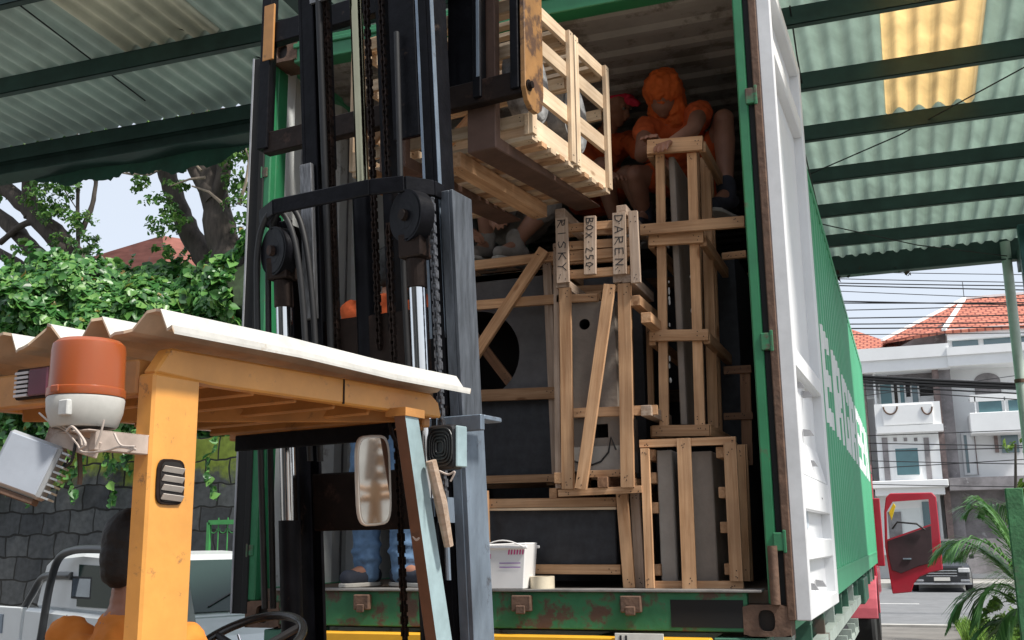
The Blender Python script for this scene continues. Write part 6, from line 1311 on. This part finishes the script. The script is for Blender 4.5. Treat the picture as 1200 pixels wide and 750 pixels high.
for s in (-1, 1):
    cb(MB().box((s*.50, -.02, .62), (s*.84, .06, .76)), 'headlight', mat('headlight_lens', (.6, .6, .6), .1), .02); cb(MB().box((s*.55, -.03, .34), (s*.82, .03, .40)), 'fog_lamp', CRM, .01)
    cb(MB().box((s*.93, 1.35, 1.02), (s*1.08, 1.47, 1.16)), 'wing_mirror', CARP, .02)
    for y in (.8, 3.5): cb(MB().lathe([(0, 0), (.30, 0), (.33, .03), (.33, .19), (.3, .22), (0, .22)], (s*.72-.11+s*.1, y, .33), (1, 0, 0), 24), 'wheel', RUBBER, smooth=True)
for k in range(3): cb(MB().box((-.46, -.035, .50+k*.08), (.46, -.0, .53+k*.08)), 'grille_bar', CRM, .005)
cb(MB().box((-.88, -.05, .24), (.88, -.0, .30)), 'bumper_strip', CRM, .01); cb(MB().box((-.24, -.055, .36), (.24, -.04, .47)), 'number_plate', mat('white_plate', (.66, .64, .58)))
#======================================================================= houses across the street
HW = mat('white_house_render', (.78, .79, .79), .8, var=.06, scale=.7, grime=.66, gcol=(.36, .36, .36), gscale=1.2); HG = mat('stained_grey_render', (.24, .225, .23), .9, var=.4, scale=1.5, grime=.6, gcol=(.5, .5, .5), gscale=1.2)
HB = mat('brown_stone_cladding', (.20, .15, .14), .85, var=.4, scale=4); HGL = glass_mat('house_glass', (.10, .16, .18), .08, dark=True); HGL2 = mat('green_blue_glass', (.10, .20, .22), .12, var=.2, scale=.8); HT = bpy.data.materials.new('orange_roof_tiles'); HT.use_nodes = True
n_ = HT.node_tree.nodes; l_ = HT.node_tree.links; tc = n_.new('ShaderNodeTexCoord'); bk2 = n_.new('ShaderNodeTexBrick'); mp = n_.new('ShaderNodeMapping'); l_.new(tc.outputs['UV'], mp.inputs[0])
bk2.inputs['Scale'].default_value = 1; bk2.inputs['Brick Width'].default_value = .30; bk2.inputs['Row Height'].default_value = .34; bk2.inputs['Mortar Size'].default_value = .035
bk2.inputs['Color1'].default_value = (.42, .13, .08, 1); bk2.inputs['Color2'].default_value = (.50, .18, .115, 1); bk2.inputs['Mortar'].default_value = (.20, .05, .035, 1)
sep = n_.new('ShaderNodeSeparateXYZ'); cmb = n_.new('ShaderNodeCombineXYZ'); l_.new(tc.outputs['Object'], sep.inputs[0]); l_.new(sep.outputs['X'], cmb.inputs['X'])
am = n_.new('ShaderNodeMath'); am.operation = 'MULTIPLY_ADD'; am.inputs[1].default_value = .6; l_.new(sep.outputs['Y'], am.inputs[0]); l_.new(sep.outputs['Z'], am.inputs[2]); l_.new(am.outputs[0], cmb.inputs['Y']); l_.new(cmb.outputs[0], bk2.inputs[0])
l_.new(bk2.outputs[0], n_['Principled BSDF'].inputs['Base Color']); n_['Principled BSDF'].inputs['Roughness'].default_value = .8; bb = n_.new('ShaderNodeBump'); bb.inputs['Distance'].default_value = .03; bb.invert = True; l_.new(bk2.outputs['Fac'], bb.inputs['Height']); l_.new(bb.outputs[0], n_['Principled BSDF'].inputs['Normal'])
def H(root, x1, y1, x2, y2, Y, dep, m_, nm, bev=0, parent=None):
    a, b = at(x1, y1, Y=Y), at(x2, y2, Y=Y); z0, z1 = min(a.z, b.z), max(a.z, b.z); o0 = root.location
    xa, xb = min(a.x, b.x), max(a.x, b.x)
    return MB().box((xa-o0.x, Y-o0.y, z0), (xb-o0.x, Y+dep-o0.y, z1)).build(nm, m_, parent or root, bev)
HY = 41.0
ha = empty('house', (2.5, HY, 0), 0, 'white two-storey house with balcony and low tiled roof, nearer the container', 'house')
def HA(*a, **k): return H(ha, *a, **k)
xl, xr = at(1012, 500, Y=HY).x, at(1108, 500, Y=HY).x
MB().box((-7.5, .9, 0), (xr-2.5, 9, 7.3)).build('wall', HW, ha)
HA(940, 416, 1113, 431, HY-.3, 9.3, HW, 'parapet', .02); HA(940, 414, 1113, 416.5, HY-.4, 1.5, HW, 'cornice')
HA(1012, 431, 1024, 640, HY-.05, .9, HB, 'pillar'); HA(1099, 431, 1112, 640, HY-.05, .9, HB, 'pillar'); HA(1024, 431, 1028, 505, HY-.02, .8, HW, 'pillar'); HA(1094, 431, 1099, 500, HY-.02, .9, HW, 'pillar')
f = HA(1029, 449, 1063, 475, HY+.85, .04, HW, 'window_frame'); HA(1031, 451, 1046, 475, HY+.83, .03, HGL2, 'pane', parent=f); HA(1047, 451, 1053, 475, HY+.83, .03, NAIL, 'pane', parent=f); HA(1054, 451, 1061, 475, HY+.83, .03, HGL2, 'pane', parent=f)
f = HA(1066, 449, 1079, 475, HY+.85, .04, HW, 'window_frame'); HA(1068, 451, 1077, 475, HY+.83, .03, HGL, 'pane', parent=f)
HA(1027, 500, 1106, 504.5, HY-.6, 1.5, HW, 'balcony_slab'); HA(1033, 475, 1095, 496, HY-.55, .10, HW, 'balcony_front', .03); HA(1024, 474, 1104, 500, HY-.44, .06, HW, 'balcony_back')
for x0, x1 in ((1035, 1052), (1080, 1093)):
    a, b = at(x0, 477, Y=HY-.57), at(x1, 485, Y=HY-.57); m = MB(); P = [(a.x+(b.x-a.x)*(.5+.5*math.cos(t))-2.5, -.57, a.z+(b.z-a.z)*math.sin(t)) for t in np.linspace(0, math.pi, 12)]; m.tube(P, .03, 6); m.build('balcony_scroll', RUST, ha)
HA(1026, 505, 1105, 564, HY-.1, 1.0, HW, 'lower_wall'); HA(1033, 513, 1044, 563, HY-.14, .04, HG, 'dark_strip'); HA(1082, 513, 1093, 563, HY-.14, .04, HG, 'dark_strip')
f = HA(1047, 524, 1080, 558, HY-.15, .05, HW, 'window_frame'); HA(1049, 526, 1078, 556, HY-.17, .02, HGL2, 'pane', parent=f)
for x in (1049, 1061, 1073): HA(x-2.2, 513, x+2.2, 517, HY-.12, .02, HG, 'vent')
HA(1022, 564, 1112, 570, HY-.9, 1.9, HW, 'canopy_ledge', .02); HA(1025, 570, 1108, 579, HY-.7, 1.7, HW, 'canopy'); HA(940, 579, 1108, 650, HY+.2, .6, HW, 'lower_wall')
HA(1040, 600, 1060, 650, HY+.15, .05, HG, 'doorway'); HA(1080, 588, 1105, 660, HY+.14, .05, HGL, 'shutter')
# low tiled roof
def roofpoly(root, pts, nm='tiled_roof'):
    m = MB(); P = [Vector(p)-Vector(root.location) for p in pts]; k = len(P); m.add(P+[p-Vector((0, 0, .12)) for p in P], [tuple(range(k)), tuple(range(2*k-1, k-1, -1))]+[(i, (i+1) % k, k+(i+1) % k, k+i) for i in range(k)]); return m.build(nm, HT, root)
e1, e2 = at(940, 415, Y=HY-.2), at(1084, 415, Y=HY-.2); rg = at(985, 386, Y=HY+5)
roofpoly(ha, [(e1.x-3, HY-.2, e1.z), (e2.x, HY-.2, e2.z), (rg.x+.4, HY+5, rg.z), (e1.x-3, HY+5, rg.z)])
roofpoly(ha, [(e2.x, HY-.2, e2.z), (e2.x, HY+9, e2.z), (rg.x+.4, HY+5, rg.z)])
hb = empty('house', (7.5, HY, 0), 0, 'taller white house with steep hipped orange roof and upper terraces, farther right', 'house')
def HBf(*a, **k): return H(hb, *a, **k)
x0b = at(1112, 450, Y=HY+.5).x
MB().box((x0b-7.5, .8, 0), (9, 10, at(1120, 392, Y=HY+.8).z)).build('wall', HW, hb)
g0, g1, g2 = at(1036, 404, Y=HY+.75), at(1108, 378, Y=HY+.75), at(1108, 420, Y=HY+.75)
m = MB(); P = [(g0.x-7.5, .74, g0.z-.4), (g1.x-7.5, .74, g1.z), (g2.x-7.5, .74, g2.z), (g2.x-7.5, .74, 7.95), (g0.x-7.5, .74, 7.95)]; m.add(P+[(x, 9, z) for x, y, z in P], [(0, 1, 2, 3, 4), (9, 8, 7, 6, 5)]+[(i, (i+1) % 5, 5+(i+1) % 5, 5+i) for i in range(5)]); m.build('gable_wall', HG, hb)
pk_ = at(1130, 351, Y=HY+4.5); ea = at(1106, 388, Y=HY-.1); eb = at(1215, 388, Y=HY-.1); el = at(1034, 400, Y=HY+.6); er = at(1240, 382, Y=HY-.1)
roofpoly(hb, [(ea.x, HY-.1, ea.z), (er.x+3, HY-.1, ea.z), (pk_.x+5, HY+4.5, pk_.z), (pk_.x, HY+4.5, pk_.z)])
roofpoly(hb, [(el.x, HY+.55, el.z), (ea.x, HY-.1, ea.z), (pk_.x, HY+4.5, pk_.z)])
roofpoly(hb, [(el.x, HY+.55, el.z), (pk_.x, HY+4.5, pk_.z), (el.x, HY+9, el.z)])
m = MB().bar((ea.x-7.5, -.1, ea.z+.05), (pk_.x-7.5, 4.5, pk_.z+.05), .16, .10, (0, 0, 1)).bar((pk_.x-7.5, 4.5, pk_.z+.05), (pk_.x-2.5, 4.5, pk_.z+.05), .16, .10, (0, 0, 1)).bar((el.x-7.5, .55, el.z+.05), (pk_.x-7.5, 4.5, pk_.z+.05), .14, .10, (0, 0, 1)); m.build('ridge_cap', HW, hb)
MB().tube([(pk_.x-7.5, 4.5, pk_.z), (pk_.x-7.5, 4.5, pk_.z+.8)], .015, 6).build('lightning_rod', NAIL, hb)
HBf(1109, 386, 1215, 391, HY+.0, .8, HW, 'eave_board'); HBf(1109, 391, 1215, 410, HY+.4, .5, HW, 'attic_wall')
for x0, x1 in ((1115, 1147), (1152, 1186), (1190, 1212)): f = HBf(x0, 395, x1, 408, HY+.36, .04, HGL, 'window'); HBf(x0, 407.5, x1, 409, HY+.33, .06, HW, 'sill', parent=f)
HBf(1109, 409, 1215, 423, HY-.4, 1.3, HW, 'terrace_front', .02); HBf(1109, 407, 1215, 409.5, HY-.5, .3, HW, 'terrace_cap')
HBf(1112, 424, 1118, 640, HY+.2, .6, HG, 'pillar'); HBf(1098, 425, 1116, 640, HY+.9, 1, HG, 'stained_pillar')
m = MB(); a, b = at(1143, 463, Y=HY+.78), at(1174, 463, Y=HY+.78); zt2 = at(1158, 437, Y=HY+.78).z; P = [(a.x-7.5, a.z), (b.x-7.5, a.z)]+[((a.x+b.x)/2-7.5+(b.x-a.x)/2*math.cos(t), a.z+(zt2-a.z)*(.62+.38*math.sin(t))) for t in np.linspace(0, math.pi, 14)]
m.prism(P, .04, (0, .76, 0)); m.build('arched_opening', HG, hb)
HBf(1136, 484, 1215, 505, HY-.6, 1.5, HW, 'balcony_wall', .02); HBf(1136, 463, 1215, 467, HY-.5, .2, HW, 'balcony_rail')
for x0, x1 in ((1146, 1175), (1181, 1212)): HBf(x0, 468, x1, 484, HY-.45, .04, HGL2, 'balcony_glass')
for x in (1143, 1178): HBf(x-1.8, 465, x+1.8, 486, HY-.5, .15, HW, 'balcony_post')
f = HBf(1126, 508, 1148, 556, HY+.7, .1, HW, 'window_frame'); HBf(1129, 510, 1137, 554, HY+.68, .02, HGL, 'pane', parent=f); HBf(1141, 508, 1147, 556, HY+.66, .02, HB, 'shutter', parent=f)
HBf(1164, 505, 1171, 530, HY+.7, .1, HB, 'shutter'); HBf(1172, 506, 1195, 530, HY+.7, .1, HGL, 'window'); HBf(1112, 560, 1215, 572, HY-.8, 1.6, HG, 'canopy'); HBf(1112, 574, 1215, 660, HY+.6, .25, HG, 'shop_front')
o = H(empty('boundary_wall', (10, HY-2, 0), 0, 'low shaded wall and planting strip below the houses, behind the black car', 'wall'), 1075, 632, 1260, 672, HY-2, .2, HG, 'wall_panel')
hc_ = empty('house', (-16, HY+1, 0), 0, 'plain cream house block mostly hidden behind the container', 'house'); MB().box((-9, 0, 0), (8, 8, 7)).build('wall', mat('cream_render', (.5, .47, .42)), hc_); roofpoly(hc_, [(-26, HY, 7), (-7, HY, 7), (-9, HY+4, 9.5), (-24, HY+4, 9.5)])
hd_ = empty('house', (24, HY+1, 0), 0, 'plain white house block beyond the right edge', 'house'); MB().box((-6, 0, 0), (10, 8, 8)).build('wall', HW, hd_); roofpoly(hd_, [(17, HY, 8), (35, HY, 8), (33, HY+4, 10.5), (19, HY+4, 10.5)])
#======================================================================= overhead wires
for k, (y1, y2, Yw, r) in enumerate(((318, 323, 30, .012), (326, 332, 30, .014), (331, 336, 30, .018), (334, 341, 30, .02), (340, 351, 30, .012), (352, 358, 29, .02), (355, 356, 29, .02), (364, 359, 29, .015), (373, 370, 28, .018), (380, 379, 28, .018), (385, 384, 28, .02), (392, 391, 28, .012), (438, 452, 22, .03), (441, 455, 22, .035), (445, 457, 22, .03), (449, 463, 22, .018), (452, 470, 22, .012), (512, 505, 22, .010), (518, 524, 22, .012), (530, 526, 22, .012), (538, 545, 22, .010), (552, 540, 22, .010), (566, 572, 22, .010), (470, 440, 24, .008))):
    a, b = at(960, y1, Y=Yw), at(1200, y2, Y=Yw); d = b-a; p, q = a-d*2.5, b+d*2.5; pts = []
    for i in range(25): t = i/24; v = p.lerp(q, t); v.z += (t-.42)**2*1.2-.004*(k % 3); pts.append(v)
    o = MB().tube([v-p for v in pts], r, 6).build('overhead_wire', RUBBER); o.location = p
    if 12 <= k <= 14: tag(o, 'thick black cable of the bundle crossing in front of the white houses', 'cable', 'thick bundled cables')
    elif k > 14: tag(o, 'thin black wire crossing in front of the white houses below the thick bundle', 'cable', 'thin low wires')
    else: tag(o, 'thin black overhead wire strung across the sky above the tiled roofs', 'cable', 'overhead wires against the sky')
# dry leaves caught on the right-hand eave
cs = []
for x, y, r in ((972, 318, .10), (985, 320, .14), (998, 317, .09), (1008, 316, .12), (1018, 318, .08), (1058, 315, .08), (1068, 317, .10), (1050, 314, .06)): v = at(x, y, Y=7.98); cs.append(((v.x, v.y, v.z), r))
V, F = clusters(cs, 160, .05, sq=(1, .4, .5)); o = fast('leaf_litter', V, F, leaf_mat('dead_leaf', [(.05, .035, .025), (.09, .06, .035)], .1)); tag(o, 'dark dead leaves caught along the lower edge of the right eave', 'leaf litter', kind='stuff')
# added unseen block behind the viewer, cuts flat fill and darkens reflections
ws_ = empty('unseen_light_blocker', (-3, -11, 0), 0, 'added unseen building block behind the viewer that cuts flat fill light', 'building')
MB().box((-12, -6, 0), (6.5, 0, 4.6)).build('wall', mat('dull_blocker_render', (.20, .19, .17), .9, var=.25, scale=1), ws_)
MB().box((-12.4, -6.4, 4.6), (6.9, .6, 4.75)).build('roof', PURL, ws_)
for x in (-9, -3.5, 2): MB().box((x, .002, 0), (x+3, .05, 3.2)).build('shutter', mat('dark_shutter', (.05, .06, .06), .6), ws_)
# spare crates behind the viewer, seen only in the forklift mirror
spare = copy_tree(c1); spare.location = (6.3, -4.6, .02); spare.rotation_euler = (0, 0, -1.1); spare['label'] = 'open slatted crate on the yard behind the viewer, seen in the mirror'
spare = copy_tree(c4); spare.location = (5.8, -3.5, 0.05); spare.rotation_euler = (0, 0, -1.25); spare['label'] = 'tall slatted crate on the yard behind the viewer, seen in the mirror'
